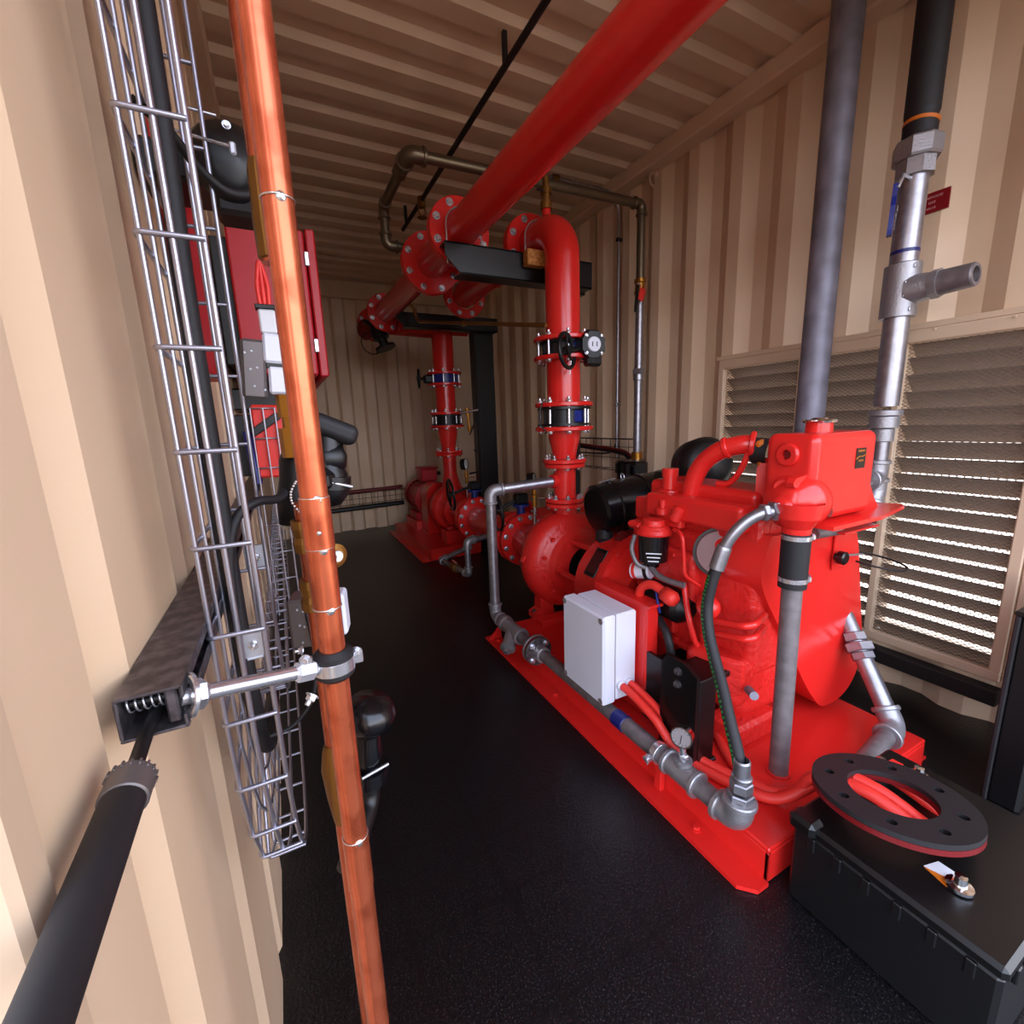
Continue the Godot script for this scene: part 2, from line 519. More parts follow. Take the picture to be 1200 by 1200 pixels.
func shell() -> void:
	# left wall: broad flats with narrow grooves
	var prof := []
	var z := 0.45 + 0.008
	prof.append(Vector2(ZF, XL))
	# groove centres at z = 0.141, -0.137, -0.415, -0.693 ...
	var g := 0.419 - 0.278
	while g > ZB + 0.06:
		prof.append_array([Vector2(g + 0.037, XL), Vector2(g + 0.003, XL - 0.018), Vector2(g - 0.003, XL - 0.018), Vector2(g - 0.037, XL)])
		g -= 0.278
	prof.append(Vector2(ZB - 0.09, XL))
	var b := MB.new()
	var lmap := func(a, o, y): return V(o, y, a)
	sheet(b, clip_profile(prof, ZB - 0.09, -0.27), 0.0, YC, lmap, XL - 0.06)
	sheet(b, clip_profile(prof, -0.27, ZF), 2.35, YC, lmap, XL - 0.06)     # over the unseen side opening by the camera, added to let light in
	struct("wall_left", b, M.beige)
	# right wall with the louvre opening
	prof = [Vector2(ZF, XR)]
	z = -1.73 + 0.278 * 7
	while z > ZB + 0.2:
		if z < ZF - 0.01: prof.append(Vector2(z, XR))
		if z - 0.07 < ZF - 0.01: prof.append(Vector2(z - 0.07, XR))
		if z - 0.138 < ZF - 0.01: prof.append(Vector2(z - 0.138, XR + 0.036))
		if z - 0.21 < ZF - 0.01: prof.append(Vector2(z - 0.21, XR + 0.036))
		z -= 0.278
	prof.append(Vector2(z, XR)); prof.append(Vector2(ZB - 0.09, XR))
	b = MB.new()
	var mp := func(a, o, y): return V(o, y, a)
	var bk := XR + 0.07
	sheet(b, clip_profile(prof, ZB - 0.09, -1.80), 0.0, YC, mp, bk)
	sheet(b, clip_profile(prof, -1.80, -0.53), 1.47, YC, mp, bk)
	sheet(b, clip_profile(prof, -1.80, -0.53), 0.0, 0.19, mp, bk)
	sheet(b, clip_profile(prof, -0.53, ZF), 0.0, YC, mp, bk)
	struct("wall_right", b, M.beige)
	# back wall
	prof = [Vector2(XR + 0.07, ZB)]
	var x := 2.13
	while x > XL + 0.1:
		prof.append_array([Vector2(x, ZB), Vector2(x - 0.105, ZB), Vector2(x - 0.135, ZB - 0.04), Vector2(x - 0.24, ZB - 0.04)])
		x -= 0.27
	prof.append(Vector2(XL - 0.06, ZB - 0.04))
	b = MB.new()
	sheet(b, prof, 0.0, YC, func(a, o, y): return V(a, y, o), ZB - 0.09)
	struct("wall_back", b, M.beige)
	# ceiling: ribs across the width
	prof = [Vector2(ZF, YC)]
	z = ZF - 0.1
	while z > ZB + 0.1:
		prof.append_array([Vector2(z, YC), Vector2(z - 0.018, YC + 0.028), Vector2(z - 0.108, YC + 0.028), Vector2(z - 0.126, YC)])
		z -= 0.209
	prof.append(Vector2(ZB - 0.09, YC))
	b = MB.new()
	sheet(b, prof, XL - 0.06, XR + 0.07, func(a, o, xx): return V(xx, o, a), YC + 0.07)
	struct("ceiling", b, M.beige)
	struct("floor", MB.new().box(V((XL + XR) * 0.5, -0.06, (ZF + ZB) * 0.5), V(XR - XL + 0.14, 0.12, ZF - ZB + 0.18), 0.0), M.floor)
	# rails along the tops of the walls, header over the back wall
	struct("trim_1", MB.new().box(V(XR - 0.04, YC - 0.03, (ZF + ZB) * 0.5), V(0.11, 0.09, ZF - ZB), 0.01), M.beige)
	struct("trim_2", MB.new().box(V(XL + 0.03, YC - 0.03, (ZF + ZB) * 0.5), V(0.08, 0.09, ZF - ZB), 0.01), M.beige)
	struct("trim_3", MB.new().box(V((XL + XR) * 0.5, YC - 0.085, ZB + 0.03), V(XR - XL, 0.17, 0.06), 0.008), M.beige)
	# door surround at the open end
	struct("trim_4", MB.new().box(V((XL + XR) * 0.5, YC - 0.03, ZF + 0.05), V(XR - XL + 0.26, 0.24, 0.1), 0.006), M.beigef)
	struct("trim_5", MB.new().box(V(XL - 0.07, YC * 0.5, ZF + 0.05), V(0.12, YC, 0.1), 0.006), M.beigef)
	struct("trim_6", MB.new().box(V(XR + 0.07, YC * 0.5, ZF + 0.05), V(0.12, YC, 0.1), 0.006), M.beigef)
	struct("added_trim_8", MB.new().box(V(XL - 0.045, 1.175, -0.265), V(0.10, 2.35, 0.03), 0.004), M.beigef)  # jamb of the unseen side opening that was added for light
	# unseen left door leaf, added and angled to shape the incoming light
	var db := Basis(V(0, 1, 0), -2.3)
	var hinge := V(XL - 0.02, YC * 0.5 - 0.05, ZF + 0.04)
	var dr := struct("door_1", MB.new().box(hinge + db * V(0.58, 0, 0), V(1.15, YC - 0.14, 0.04), 0.004, db), M.beigef)
	for dpx in [0.2, 0.58, 0.96]: P("panel", MB.new().box(hinge + db * V(dpx, 0, -0.03), V(0.28, YC - 0.4, 0.02), 0.009, db), M.beigef, dr)
	# dark box strip under the louvre
	struct("trim_7", MB.new().box(V(XR - 0.028, 0.135, -1.165), V(0.055, 0.06, 1.29), 0.004), M.darkbrown)
	struct("ground", MB.new().box(V(1, -0.42, -2), V(60, 0.3, 60), 0.0), M.ground)
	struct("added_pavement", MB.new().box(V(15.5, -0.245, -3), V(24, 0.06, 30), 0.01), M.apron)  # pale slab added outside so the louvre gaps come out bright
	# lashing ring high on the right wall
	var t := T("lashing_ring", "small beige steel lashing ring high in the right wall corner under the roof rail", "ring")
	P("ring", MB.new().torus(V(XR - 0.03, 2.60, -2.33), V(0.3, 0, 1), 0.035, 0.007, 18, 8), M.beigef, t)
	P("lug", MB.new().box(V(XR - 0.005, 2.63, -2.33), V(0.03, 0.03, 0.03), 0.006), M.beigef, t)

func louvre() -> void:
	var t := T("ventilation_louvre", "wide beige louvred ventilation opening with mesh screen in the right wall", "louvre")
	var z0 := -1.80; var z1 := -0.53; var y0 := 0.185; var y1 := 1.475
	var xf := XR + 0.008
	var fd := 0.05
	# outer frame
	P("frame", MB.new().box(V(xf, y1 - 0.024, (z0 + z1) * 0.5), V(fd, 0.048, z1 - z0), 0.004), M.beigef, t)
	P("frame", MB.new().box(V(xf, y0 + 0.02, (z0 + z1) * 0.5), V(fd, 0.04, z1 - z0), 0.004), M.beigef, t)
	P("frame", MB.new().box(V(xf + 0.04, (y0 + y1) * 0.5, z0 + 0.017), V(fd + 0.08, y1 - y0 - 0.075, 0.035), 0.004), M.beigef, t)
	P("frame", MB.new().box(V(xf + 0.04, (y0 + y1) * 0.5, z1 - 0.017), V(fd + 0.08, y1 - y0 - 0.075, 0.035), 0.004), M.beigef, t)
	# flat angle round the frame with its fixing screws
	P("cover_strip", MB.new().box(V(XR - 0.006, y1 + 0.012, (z0 + z1) * 0.5), V(0.012, 0.022, z1 - z0 + 0.04), 0.002), M.beigef, t)
	P("cover_strip", MB.new().box(V(XR - 0.006, (y0 + y1) * 0.5, z1 + 0.03), V(0.012, y1 - y0 + 0.04, 0.05), 0.002), M.beigef, t)
	for k in 6:
		bolt(t, V(XR - 0.018, y1 - 0.008, z0 + 0.1 + k * 0.21), V(-1, 0, 0), 0.004, M.beigef, "bolt", "screw")
	for mz in [-1.345, -0.955]:
		P("mullion", MB.new().box(V(xf + 0.038, (y0 + y1) * 0.5, mz), V(fd + 0.08, y1 - y0 - 0.075, 0.026), 0.003), M.beigef, t)
	# slats: they fall towards the outside
	var zs := [[z0 + 0.035, -1.358], [-1.332, -0.968], [-0.942, z1 - 0.035]]
	for s in zs:
		var L: float = s[1] - s[0]
		var prof := PackedVector2Array([Vector2(0, 0.0), Vector2(0.066, -0.064), Vector2(0.066, -0.068), Vector2(0.064, -0.068), Vector2(-0.001, -0.004)])
		var sb := MB.new()
		sb.prism(prof, L, Transform3D(Basis.IDENTITY, Vector3.ZERO))
		var sm := sb.mesh()
		for k in 19:
			var o := P("slat", sm, M.slat, t)
			o.position = V(XR + 0.017, y0 + 0.055 + 0.065 * k + 0.03, s[0])
		# expanded metal screen: zigzag strands
		var mb := MB.new()
		var n := int(L / 0.011)
		var st := L / n
		for k in n:
			var ya := 0.0025 if k % 2 == 0 else -0.0025
			var a := V(0, ya, k * st); var c := V(0, -ya, (k + 1) * st)
			var up := V(0, 0.0013, 0); var dx := V(0.0009, 0, 0)
			mb.fquad(a - up - dx, c - up - dx, c + up - dx, a + up - dx, V(-1, 0, 0))
			mb.fquad(a - up + dx, c - up + dx, c + up + dx, a + up + dx, V(1, 0, 0))
			mb.fquad(a + up - dx, c + up - dx, c + up + dx, a + up + dx, V(0, 1, 0))
			mb.fquad(a - up - dx, c - up - dx, c - up + dx, a - up + dx, V(0, -1, 0))
		var mm := MultiMesh.new()
		mm.transform_format = MultiMesh.TRANSFORM_3D
		mm.mesh = mb.mesh()
		var rows := int((y1 - y0 - 0.075) / 0.0072)
		mm.instance_count = rows
		for r in rows:
			var tr := Transform3D(Basis.IDENTITY, V(XR + 0.008, y0 + 0.043 + r * 0.0072, s[0]))
			if r % 2 == 1: tr.basis = Basis.from_scale(V(1, -1, 1))
			mm.set_instance_transform(r, tr)
		var mi := MultiMeshInstance3D.new()
		mi.name = numbered(t, "mesh_screen")
		mi.multimesh = mm
		mi.material_override = M.mesh
		mi.set_meta("kind", "stuff")
		t.add_child(mi, true)

# ------------------------------------------------------------ diesel pump set
func diesel_set() -> void:
	# base frame
	var t := T("pump_base", "long red steel base frame carrying the diesel pump set beside the aisle", "base frame")
	P("deck", MB.new().box(V(1.375, 0.101, -1.31), V(0.81, 0.014, 1.50), 0.004), M.red, t)
	P("side_web", MB.new().box(V(0.976, 0.05, -1.31), V(0.012, 0.088, 1.50), 0.003), M.red, t)
	P("side_web", MB.new().box(V(1.774, 0.05, -1.31), V(0.012, 0.088, 1.50), 0.003), M.red, t)
	P("end_plate", MB.new().box(V(1.375, 0.05, -0.566), V(0.81, 0.088, 0.012), 0.003), M.red, t)
	P("end_plate", MB.new().box(V(1.375, 0.05, -2.054), V(0.81, 0.088, 0.012), 0.003), M.red, t)
	P("floor_flange", MB.new().prism(PackedVector2Array([Vector2(0.895, 2.16), Vector2(0.895, 0.59), Vector2(0.93, 0.555), Vector2(0.97, 0.555), Vector2(0.97, 2.16)]), 0.012, Transform3D(Basis(V(1, 0, 0), V(0, 0, -1), V(0, 1, 0)), V(0, 0.002, 0))), M.red, t)
	P("floor_flange", MB.new().box(V(1.81, 0.008, -1.36), V(0.06, 0.012, 1.58), 0.003), M.red, t)
	P("corner_gusset", MB.new().prism(PackedVector2Array([Vector2(0, 0), Vector2(0.075, 0), Vector2(0.075, 0.085)]), 0.008, Transform3D(Basis(V(1, 0, 0), V(0, 1, 0), V(0, 0, 1)), V(0.897, 0.012, -2.12))), M.red, t)
	for z in [-0.75, -1.5, -2.08]: bolt(t, V(0.935, 0.014, z), V(0, 1, 0), 0.010, M.red, "bolt", "anchor_bolt")
	for z in [-1.95, -1.25]:
		P("cross_rail", MB.new().box(V(1.375, 0.125, z), V(0.5, 0.035, 0.07), 0.004), M.red, t)

	# pump
	t = T("fire_pump", "large red cast end suction pump with bolted volute nearest the engine", "pump")
	var pc := V(1.37, 0.42, -2.06)
	var b := MB.new()
	b.lathe(pc, V(0, 0, 1), [Vector2(-0.19, 0.0), Vector2(-0.19, 0.11), Vector2(-0.16, 0.125), Vector2(-0.11, 0.15), Vector2(-0.095, 0.22), Vector2(-0.07, 0.255), Vector2(-0.03, 0.272), Vector2(0.03, 0.272), Vector2(0.07, 0.255), Vector2(0.09, 0.22), Vector2(0.095, 0.195), Vector2(0.115, 0.185), Vector2(0.12, 0.14), Vector2(0.15, 0.12), Vector2(0.16, 0.0)], 40, true)
	P("volute", b, M.redcast, t)
	b = MB.new()
	b.tube([V(1.40, 0.50, -2.06), V(1.385, 0.60, -2.06), V(1.372, 0.68, -2.06), V(1.37, 0.722, -2.06)], [0.12, 0.095, 0.066, 0.060], 24)
	P("discharge_neck", b, M.redcast, t)
	P("rib", MB.new().box(V(1.16, 0.545, -2.06), V(0.012, 0.26, 0.03), 0.004, Basis(V(0, 0, 1), -0.62)), M.redcast, t)
	flange(t, V(1.37, 0.718, -2.06), V(0, 1, 0), 0.110, 0.055, 0.022, M.red, 8, 0.011, -1)
	b = MB.new(); b.lathe(V(1.37, 0.42, -2.22), V(0, 0, -1), [Vector2(0, 0.125), Vector2(0.1, 0.118), Vector2(0.3, 0.105), Vector2(0.33, 0.105)], 28, true)
	P("suction_nozzle", b, M.redcast, t)
	flange(t, V(1.37, 0.42, -2.53), V(0, 0, -1), 0.175, 0.10, 0.024, M.red, 12, 0.013, -1)
	for p in around(V(1.37, 0.42, -1.965), V(0, 0, 1), 0.205, 12): bolt(t, p, V(0, 0, 1), 0.010, M.redcast, "bolt", "casing_bolt")
	for s in [-1.0, 1.0]:
		b = MB.new()
		b.prism(PackedVector2Array([Vector2(0.0, 0.11), Vector2(0.13, 0.11), Vector2(0.13, 0.14), Vector2(0.09, 0.16), Vector2(0.09, 0.24), Vector2(-0.02, 0.24), Vector2(0.01, 0.16)]), 0.07, Transform3D(Basis(V(s, 0, 0), V(0, 1, 0), V(0, 0, s)), V(1.37 + s * 0.10, 0, -2.06 - s * 0.035)))
		P("foot", b, M.redcast, t)
		bolt(t, V(1.37 + s * 0.215, 0.14, -2.06), V(0, 1, 0), 0.012, M.steel, "bolt", "foot_bolt")
	b = MB.new(); b.lathe(V(1.37, 0.42, -1.93), V(0, 0, 1), [Vector2(0, 0.11), Vector2(0.04, 0.10), Vector2(0.05, 0.045), Vector2(0.28, 0.045), Vector2(0.28, 0.0)], 24)
	P("shaft_seal", b, M.bracket, t)
	P("casing_cover", MB.new().lathe(V(1.37, 0.42, -1.965), V(0, 0, 1), [Vector2(0, 0.19), Vector2(0.02, 0.185), Vector2(0.05, 0.165), Vector2(0.085, 0.155), Vector2(0.085, 0.10)], 36), M.redcast, t)
	for k in 3:
		var a := PI * 0.5 + TAU * k / 3.0
		P("bearing_arm", MB.new().rbox(V(1.37 + cos(a) * 0.138, 0.42 + sin(a) * 0.138, -1.77), V(0.17, 0.03, 0.26), 0.012, Basis(V(0, 0, 1), a + PI * 0.5)), M.redcast, t)

	# engine
	t = T("diesel_engine", "red diesel engine with flywheel housing between the pump and the belt guard", "engine")
	b = MB.new()
	b.lathe(V(1.37, 0.42, -1.66), V(0, 0, 1), [Vector2(0, 0.12), Vector2(0, 0.218), Vector2(0.012, 0.228), Vector2(0.20, 0.246), Vector2(0.20, 0.27), Vector2(0.235, 0.27), Vector2(0.235, 0.24), Vector2(0.34, 0.22), Vector2(0.34, 0.1)], 40)
	var bell := P("bell_housing", b, M.red, t)
	var a0 := 2.50
	for k in 1:
		var dn := V(cos(a0), sin(a0), 0)
		P("data_plate", MB.new().box(V(1.37, 0.42, -1.535) + dn * 0.2395, V(0.135, 0.004, 0.075), 0.002, Basis(V(0, 0, 1), a0 - PI * 0.5)), M.label, bell, "black printed plate")
		for j in 5:
			P("print_line", MB.new().box(V(1.37, 0.42, -1.558 + j * 0.012) + dn * 0.2420, V(0.10, 0.001, 0.003), 0.0, Basis(V(0, 0, 1), a0 - PI * 0.5)), M.darkred, bell)
	for p in around(V(1.37, 0.42, -1.425), V(0, 0, 1), 0.258, 14): bolt(t, p, V(0, 0, 1), 0.008, M.redcast, "bolt", "housing_bolt")
	P("engine_block", MB.new().rbox(V(1.375, 0.57, -1.10), V(0.28, 0.44, 0.56), 0.03), M.redcast, t)
	P("oil_pan", MB.new().rbox(V(1.375, 0.27, -1.10), V(0.26, 0.20, 0.50), 0.05), M.redcast, t)
	P("pan_rail", MB.new().box(V(1.375, 0.365, -1.10), V(0.34, 0.022, 0.55), 0.006), M.redcast, t)
	for k in 7: bolt(t, V(1.218, 0.376, -1.33 + k * 0.075), V(0, 1, 0), 0.007, M.redcast, "bolt", "pan_bolt")
	P("cylinder_head", MB.new().box(V(1.375, 0.83, -1.10), V(0.26, 0.085, 0.54), 0.008), M.redcast, t)
	P("head_cover", MB.new().rbox(V(1.385, 0.905, -1.11), V(0.19, 0.075, 0.46), 0.024), M.red, t)
	P("intake_manifold", MB.new().rbox(V(1.235, 0.865, -1.06), V(0.08, 0.085, 0.40), 0.016), M.red, t)
	P("manifold_flange", MB.new().box(V(1.205, 0.835, -1.14), V(0.03, 0.075, 0.11), 0.006), M.redcast, t)
	P("side_cover", MB.new().rbox(V(1.225, 0.62, -1.17), V(0.05, 0.20, 0.28), 0.02), M.redcast, t)
	for k in 3:
		P("side_rib", MB.new().box(V(1.228, 0.49, -1.27 + k * 0.14), V(0.03, 0.20, 0.025), 0.006), M.redcast, t)
	for k in 10: bolt(t, V(1.20, 0.70 - 0.16 * (k % 2), -1.28 + (k / 2) * 0.055), V(-1, 0, 0), 0.007, M.redcast, "bolt", "cover_bolt")
	# thick charge pipe that rises and bends towards the camera end
	b = MB.new()
	b.tube(smooth_path([V(1.29, 0.83, -1.138), V(1.29, 0.90, -1.132), V(1.29, 0.965, -1.118), V(1.297, 1.025, -1.085), V(1.31, 1.066, -1.03), V(1.335, 1.083, -0.975), V(1.352, 1.082, -0.95)]), 0.031, 18)
	var cp := P("charge_pipe", b, M.red, t)
	ring(cp, "hose_band", V(1.312, 1.070, -1.022), V(0.35, 0.35, 0.87), 0.029, 0.036, 0.016, M.red, 20)
	ring(cp, "end_flange", V(1.348, 1.082, -0.955), V(0.5, -0.05, 0.85), 0.02, 0.045, 0.016, M.red, 20)
	P("rocker_tower", MB.new().lathe(V(1.30, 0.84, -1.24), V(0, 1, 0), [Vector2(0, 0.06), Vector2(0.07, 0.05), Vector2(0.075, 0.028), Vector2(0.12, 0.026), Vector2(0.12, 0.03), Vector2(0.15, 0.03), Vector2(0.15, 0.0)], 18), M.red, t, "oil filler neck")
	P("strut", MB.new().tube(smooth_path([V(1.32, 0.95, -1.05), V(1.33, 0.955, -1.01), V(1.33, 1.0, -0.97), V(1.335, 1.07, -0.945)]), 0.010, 10), M.red, t)
	P("lifting_bracket", MB.new().prism(PackedVector2Array([Vector2(-0.035, 0), Vector2(0.035, 0), Vector2(0.035, 0.115), Vector2(0.02, 0.13), Vector2(-0.025, 0.13), Vector2(-0.035, 0.115)]), 0.008, Transform3D(Basis(V(0.6, 0, 0.8), V(0, 1, 0), V(-0.8, 0, 0.6)), V(1.335, 0.90, -0.875))), M.red, t)
	P("hose_stub", MB.new().lathe(V(1.36, 1.065, -0.945), V(0.25, -0.1, 1), [Vector2(0, 0.0), Vector2(0, 0.042), Vector2(0.12, 0.042), Vector2(0.12, 0.0)], 20), M.rubber, t)
	P("hose_clamp", MB.new().lathe(V(1.371, 1.060, -0.90), V(0.25, -0.1, 1), [Vector2(0, 0.042), Vector2(0.002, 0.0445), Vector2(0.014, 0.0445), Vector2(0.016, 0.042)], 20), M.chrome, t)
	P("heat_shield_flap", MB.new().box(V(1.352, 1.055, -0.915), V(0.035, 0.09, 0.025), 0.008, Basis(V(0, 0, 1), 0.25)), M.orange, t, "orange brown flap")
	# belt pulley disc, sender canister, oil bulges
	b = MB.new(); b.lathe(V(1.25, 0.735, -0.965), V(-0.75, 0.1, 0.65), [Vector2(-0.03, 0.0), Vector2(-0.03, 0.082), Vector2(0.0, 0.085), Vector2(0.0, 0.077)], 32)
	var pd := P("pulley", b, M.bracket, t)
	P("pulley_face", MB.new().lathe(V(1.25, 0.735, -0.965), V(-0.75, 0.1, 0.65), [Vector2(0, 0.077), Vector2(0.006, 0.073), Vector2(0.006, 0.0)], 32), M.disc, pd, "greyish pink disc face")
	b = MB.new(); b.lathe(V(1.16, 0.58, -0.93), V(-0.7, 0.15, 0.7), [Vector2(-0.03, 0.035), Vector2(0.02, 0.036), Vector2(0.034, 0.03), Vector2(0.042, 0.016), Vector2(0.044, 0.0)], 22, true)
	P("water_pump_cap", b, M.red, t)
	b = MB.new(); b.lathe(V(1.20, 0.52, -1.24), V(0, 0, 1), [Vector2(0, 0.0), Vector2(0, 0.055), Vector2(0.03, 0.062), Vector2(0.17, 0.062), Vector2(0.19, 0.05), Vector2(0.21, 0.03), Vector2(0.21, 0.0)], 24)
	P("starter_motor", b, M.black, t, "black starter motor")
	b = MB.new(); b.lathe(V(1.145, 0.61, -1.26), V(0.35, 0.2, 1), [Vector2(0, 0.0), Vector2(0, 0.03), Vector2(0.07, 0.03), Vector2(0.075, 0.026), Vector2(0.075, 0.0)], 20)
	var so := P("solenoid", b, M.white, t, "small white and red solenoid canister")
	ring(so, "red_band", V(1.147, 0.611, -1.255), V(0.35, 0.2, 1), 0.02, 0.0308, 0.014, M.redcable, 20, 0.001)
	ring(so, "black_band", V(1.162, 0.620, -1.212), V(0.35, 0.2, 1), 0.02, 0.0308, 0.016, M.label, 20, 0.001)
	P("starter_lead", MB.new().tube(smooth_path([V(1.12, 0.50, -1.20), V(1.11, 0.57, -1.18), V(1.115, 0.60, -1.13), V(1.12, 0.585, -1.07)]), 0.016, 12), M.redcable, t)
	P("lead_boot", MB.new().lathe(V(1.12, 0.585, -1.08), V(0.1, -0.3, 1), [Vector2(0, 0.0), Vector2(0, 0.026), Vector2(0.04, 0.028), Vector2(0.055, 0.018), Vector2(0.055, 0.0)], 16, true), M.redcable, t)
	P("blue_lead", MB.new().tube(smooth_path([V(1.12, 0.60, -1.12), V(1.11, 0.56, -1.10), V(1.115, 0.51, -1.09)]), 0.005, 8), M.blue, t)
	P("black_lead", MB.new().tube(smooth_path([V(1.14, 0.47, -1.12), V(1.12, 0.44, -1.06), V(1.12, 0.38, -1.04), V(1.15, 0.33, -1.07)]), 0.014, 10), M.rubber, t)
	# twin red oil lines
	P("oil_line", MB.new().tube(fillet([V(1.24, 0.545, -1.02), V(1.15, 0.535, -0.93), V(1.15, 0.575, -0.77), V(1.25, 0.58, -0.80)], 0.03), 0.011, 10), M.red, t)
	P("oil_line", MB.new().tube(fillet([V(1.24, 0.505, -1.0), V(1.15, 0.50, -0.91), V(1.15, 0.535, -0.765), V(1.25, 0.54, -0.80)], 0.03), 0.011, 10), M.red, t)
	P("dipstick_tube", MB.new().tube(smooth_path([V(1.17, 0.62, -1.04), V(1.155, 0.52, -1.0), V(1.17, 0.43, -0.98), V(1.22, 0.38, -0.98)]), 0.010, 10), M.red, t)
	P("oil_cooler", MB.new().rbox(V(1.26, 0.34, -0.93), V(0.20, 0.16, 0.20), 0.035, Basis(V(0, 1, 0), 0.2)), M.redcast, t)
	P("cooler_rib", MB.new().box(V(1.18, 0.37, -0.86), V(0.03, 0.12, 0.10), 0.01, Basis(V(0, 1, 0), 0.5)), M.redcast, t)
	P("drain_stub", MB.new().lathe(V(1.20, 0.345, -0.80), V(-0.6, 0.2, 0.8), [Vector2(0, 0), Vector2(0, 0.013), Vector2(0.05, 0.013), Vector2(0.05, 0.0)], 14), M.exhaust, t)
	P("rear_foot", MB.new().box(V(1.30, 0.15, -0.88), V(0.22, 0.08, 0.12), 0.012), M.redcast, t)

	# engine mounts (black)
	for s in [[1.06, -0.905, 1.0], [1.12, -1.05, 0.8]]:
		var mt := T("engine_mount", "tall black engine mounting bracket with bolts on the red base beside the hose" if s[2] == 1.0 else "shorter black engine mounting block behind the bolted bracket", "bracket")
		var hgt: float = 0.335 if s[2] == 1.0 else 0.26
		b = MB.new()
		b.prism(PackedVector2Array([Vector2(-0.07, 0.0), Vector2(0.07, 0.0), Vector2(0.07, hgt * 0.93), Vector2(0.02, hgt), Vector2(-0.05, hgt), Vector2(-0.07, hgt * 0.9)]), 0.014, Transform3D(Basis(V(0, 0, 1), V(0, 1, 0), V(-1, 0, 0)), V(s[0] - 0.035, 0.109, s[1])))
		P("side_plate", b, M.bracket, mt)
		P("front_plate", MB.new().box(V(s[0] + 0.005, 0.109 + hgt * 0.44, s[1] + 0.062), V(0.07, hgt * 0.88, 0.014), 0.002), M.bracket, mt)
		P("shelf", MB.new().box(V(s[0] + 0.06, 0.109 + hgt * 0.82, s[1]), V(0.19, 0.02, 0.12), 0.003), M.bracket, mt)
		P("base_plate", MB.new().box(V(s[0] + 0.0, 0.115, s[1]), V(0.10, 0.012, 0.15), 0.002), M.bracket, mt)
		if s[2] == 1.0:
			for q in [Vector2(0.9, 0.0), Vector2(0.77, 0.0), Vector2(0.2, -0.01)]:
				bolt(mt, V(s[0] - 0.049, 0.109 + hgt * q.x, s[1] + q.y), V(-1, 0, 0), 0.010, M.steel)

	# belt guard
	t = T("belt_guard", "large flat red drop-shaped belt guard plate at the near end of the engine", "guard")
	var poly := PackedVector2Array()
	var raw := [V(1.70, 0.80, 0), V(1.735, 0.74, 0), V(1.775, 0.60, 0), V(1.815, 0.45, 0), V(1.846, 0.33, 0), V(1.843, 0.25, 0), V(1.805, 0.18, 0), V(1.74, 0.142, 0), V(1.66, 0.135, 0), V(1.60, 0.155, 0), V(1.512, 0.254, 0), V(1.44, 0.358, 0), V(1.366, 0.467, 0), V(1.297, 0.565, 0), V(1.255, 0.625, 0), V(1.224, 0.69, 0), V(1.228, 0.75, 0), V(1.256, 0.825, 0)]
	for p in smooth_path(raw, 3): poly.append(Vector2(p.x, p.y))
	b = MB.new()
	b.prism(poly, 0.13, Transform3D(Basis.IDENTITY, V(0, 0, -0.93)), true)
	P("guard_shell", b, M.red, t)
	P("hanger_plate", MB.new().box(V(1.625, 0.735, -0.793), V(0.10, 0.14, 0.008), 0.002), M.red, t)
	P("hanger_top", MB.new().box(V(1.615, 0.808, -0.77), V(0.20, 0.008, 0.07), 0.002), M.red, t)
	P("knob", MB.new().lathe(V(1.58, 0.712, -0.789), V(0, 0, 1), [Vector2(0, 0.0), Vector2(0, 0.012), Vector2(0.012, 0.012), Vector2(0.012, 0.022), Vector2(0.03, 0.022), Vector2(0.034, 0.016), Vector2(0.034, 0.0)], 16), M.blackgloss, t)
	P("pin", MB.new().tube([V(1.60, 0.715, -0.775), V(1.72, 0.70, -0.775)], 0.004, 8), M.zinc, t)
	P("retaining_loop", MB.new().torus(V(1.83, 0.655, -0.79), V(0.1, 1, 0.12), 0.095, 0.0035, 28, 6), M.darkbrown, t)
	P("spring", MB.new().tube(fillet([V(1.42, 0.815, -0.775), V(1.55, 0.81, -0.775)], 0.01), 0.018, 12), M.galvdull, t)

	# header tank
	t = T("header_tank", "red coolant header tank with filler neck at the near end of the engine", "tank")
	P("tank_body", MB.new().rbox(V(1.418, 1.0, -0.775), V(0.31, 0.245, 0.145), 0.024), M.red, t)
	b = MB.new(); b.lathe(V(1.395, 1.115, -0.775), V(0, 1, 0), [Vector2(0, 0.035), Vector2(0.035, 0.034), Vector2(0.035, 0.0)], 24)
	P("filler_neck", b, M.red, t)
	b = MB.new(); b.lathe(V(1.395, 1.149, -0.775), V(0, 1, 0), [Vector2(0, 0.0), Vector2(0, 0.042), Vector2(0.005, 0.044), Vector2(0.009, 0.04), Vector2(0.009, 0.022), Vector2(0.014, 0.018), Vector2(0.014, 0.0)], 26)
	var cap := P("filler_cap", b, M.chrome, t)
	P("cap_ear", MB.new().box(V(1.345, 1.155, -0.765), V(0.03, 0.004, 0.012), 0.001), M.chrome, cap)
	ring(t, "plug_boss", V(1.264, 1.065, -0.775), V(-1, 0, 0), 0.014, 0.033, 0.014, M.red, 22, 0.005)
	P("plug_socket", MB.new().lathe(V(1.262, 1.065, -0.775), V(-1, 0, 0), [Vector2(0, 0.014), Vector2(0.004, 0.012), Vector2(0.004, 0.0)], 6, false, true), M.darkred, t)
	b = MB.new(); b.lathe(V(1.275, 0.935, -0.735), V(-0.45, 0.0, 0.89), [Vector2(-0.05, 0.078), Vector2(0.0, 0.076), Vector2(0.03, 0.066), Vector2(0.046, 0.048), Vector2(0.054, 0.025), Vector2(0.056, 0.0)], 30, true)
	P("pump_bulge", b, M.red, t)
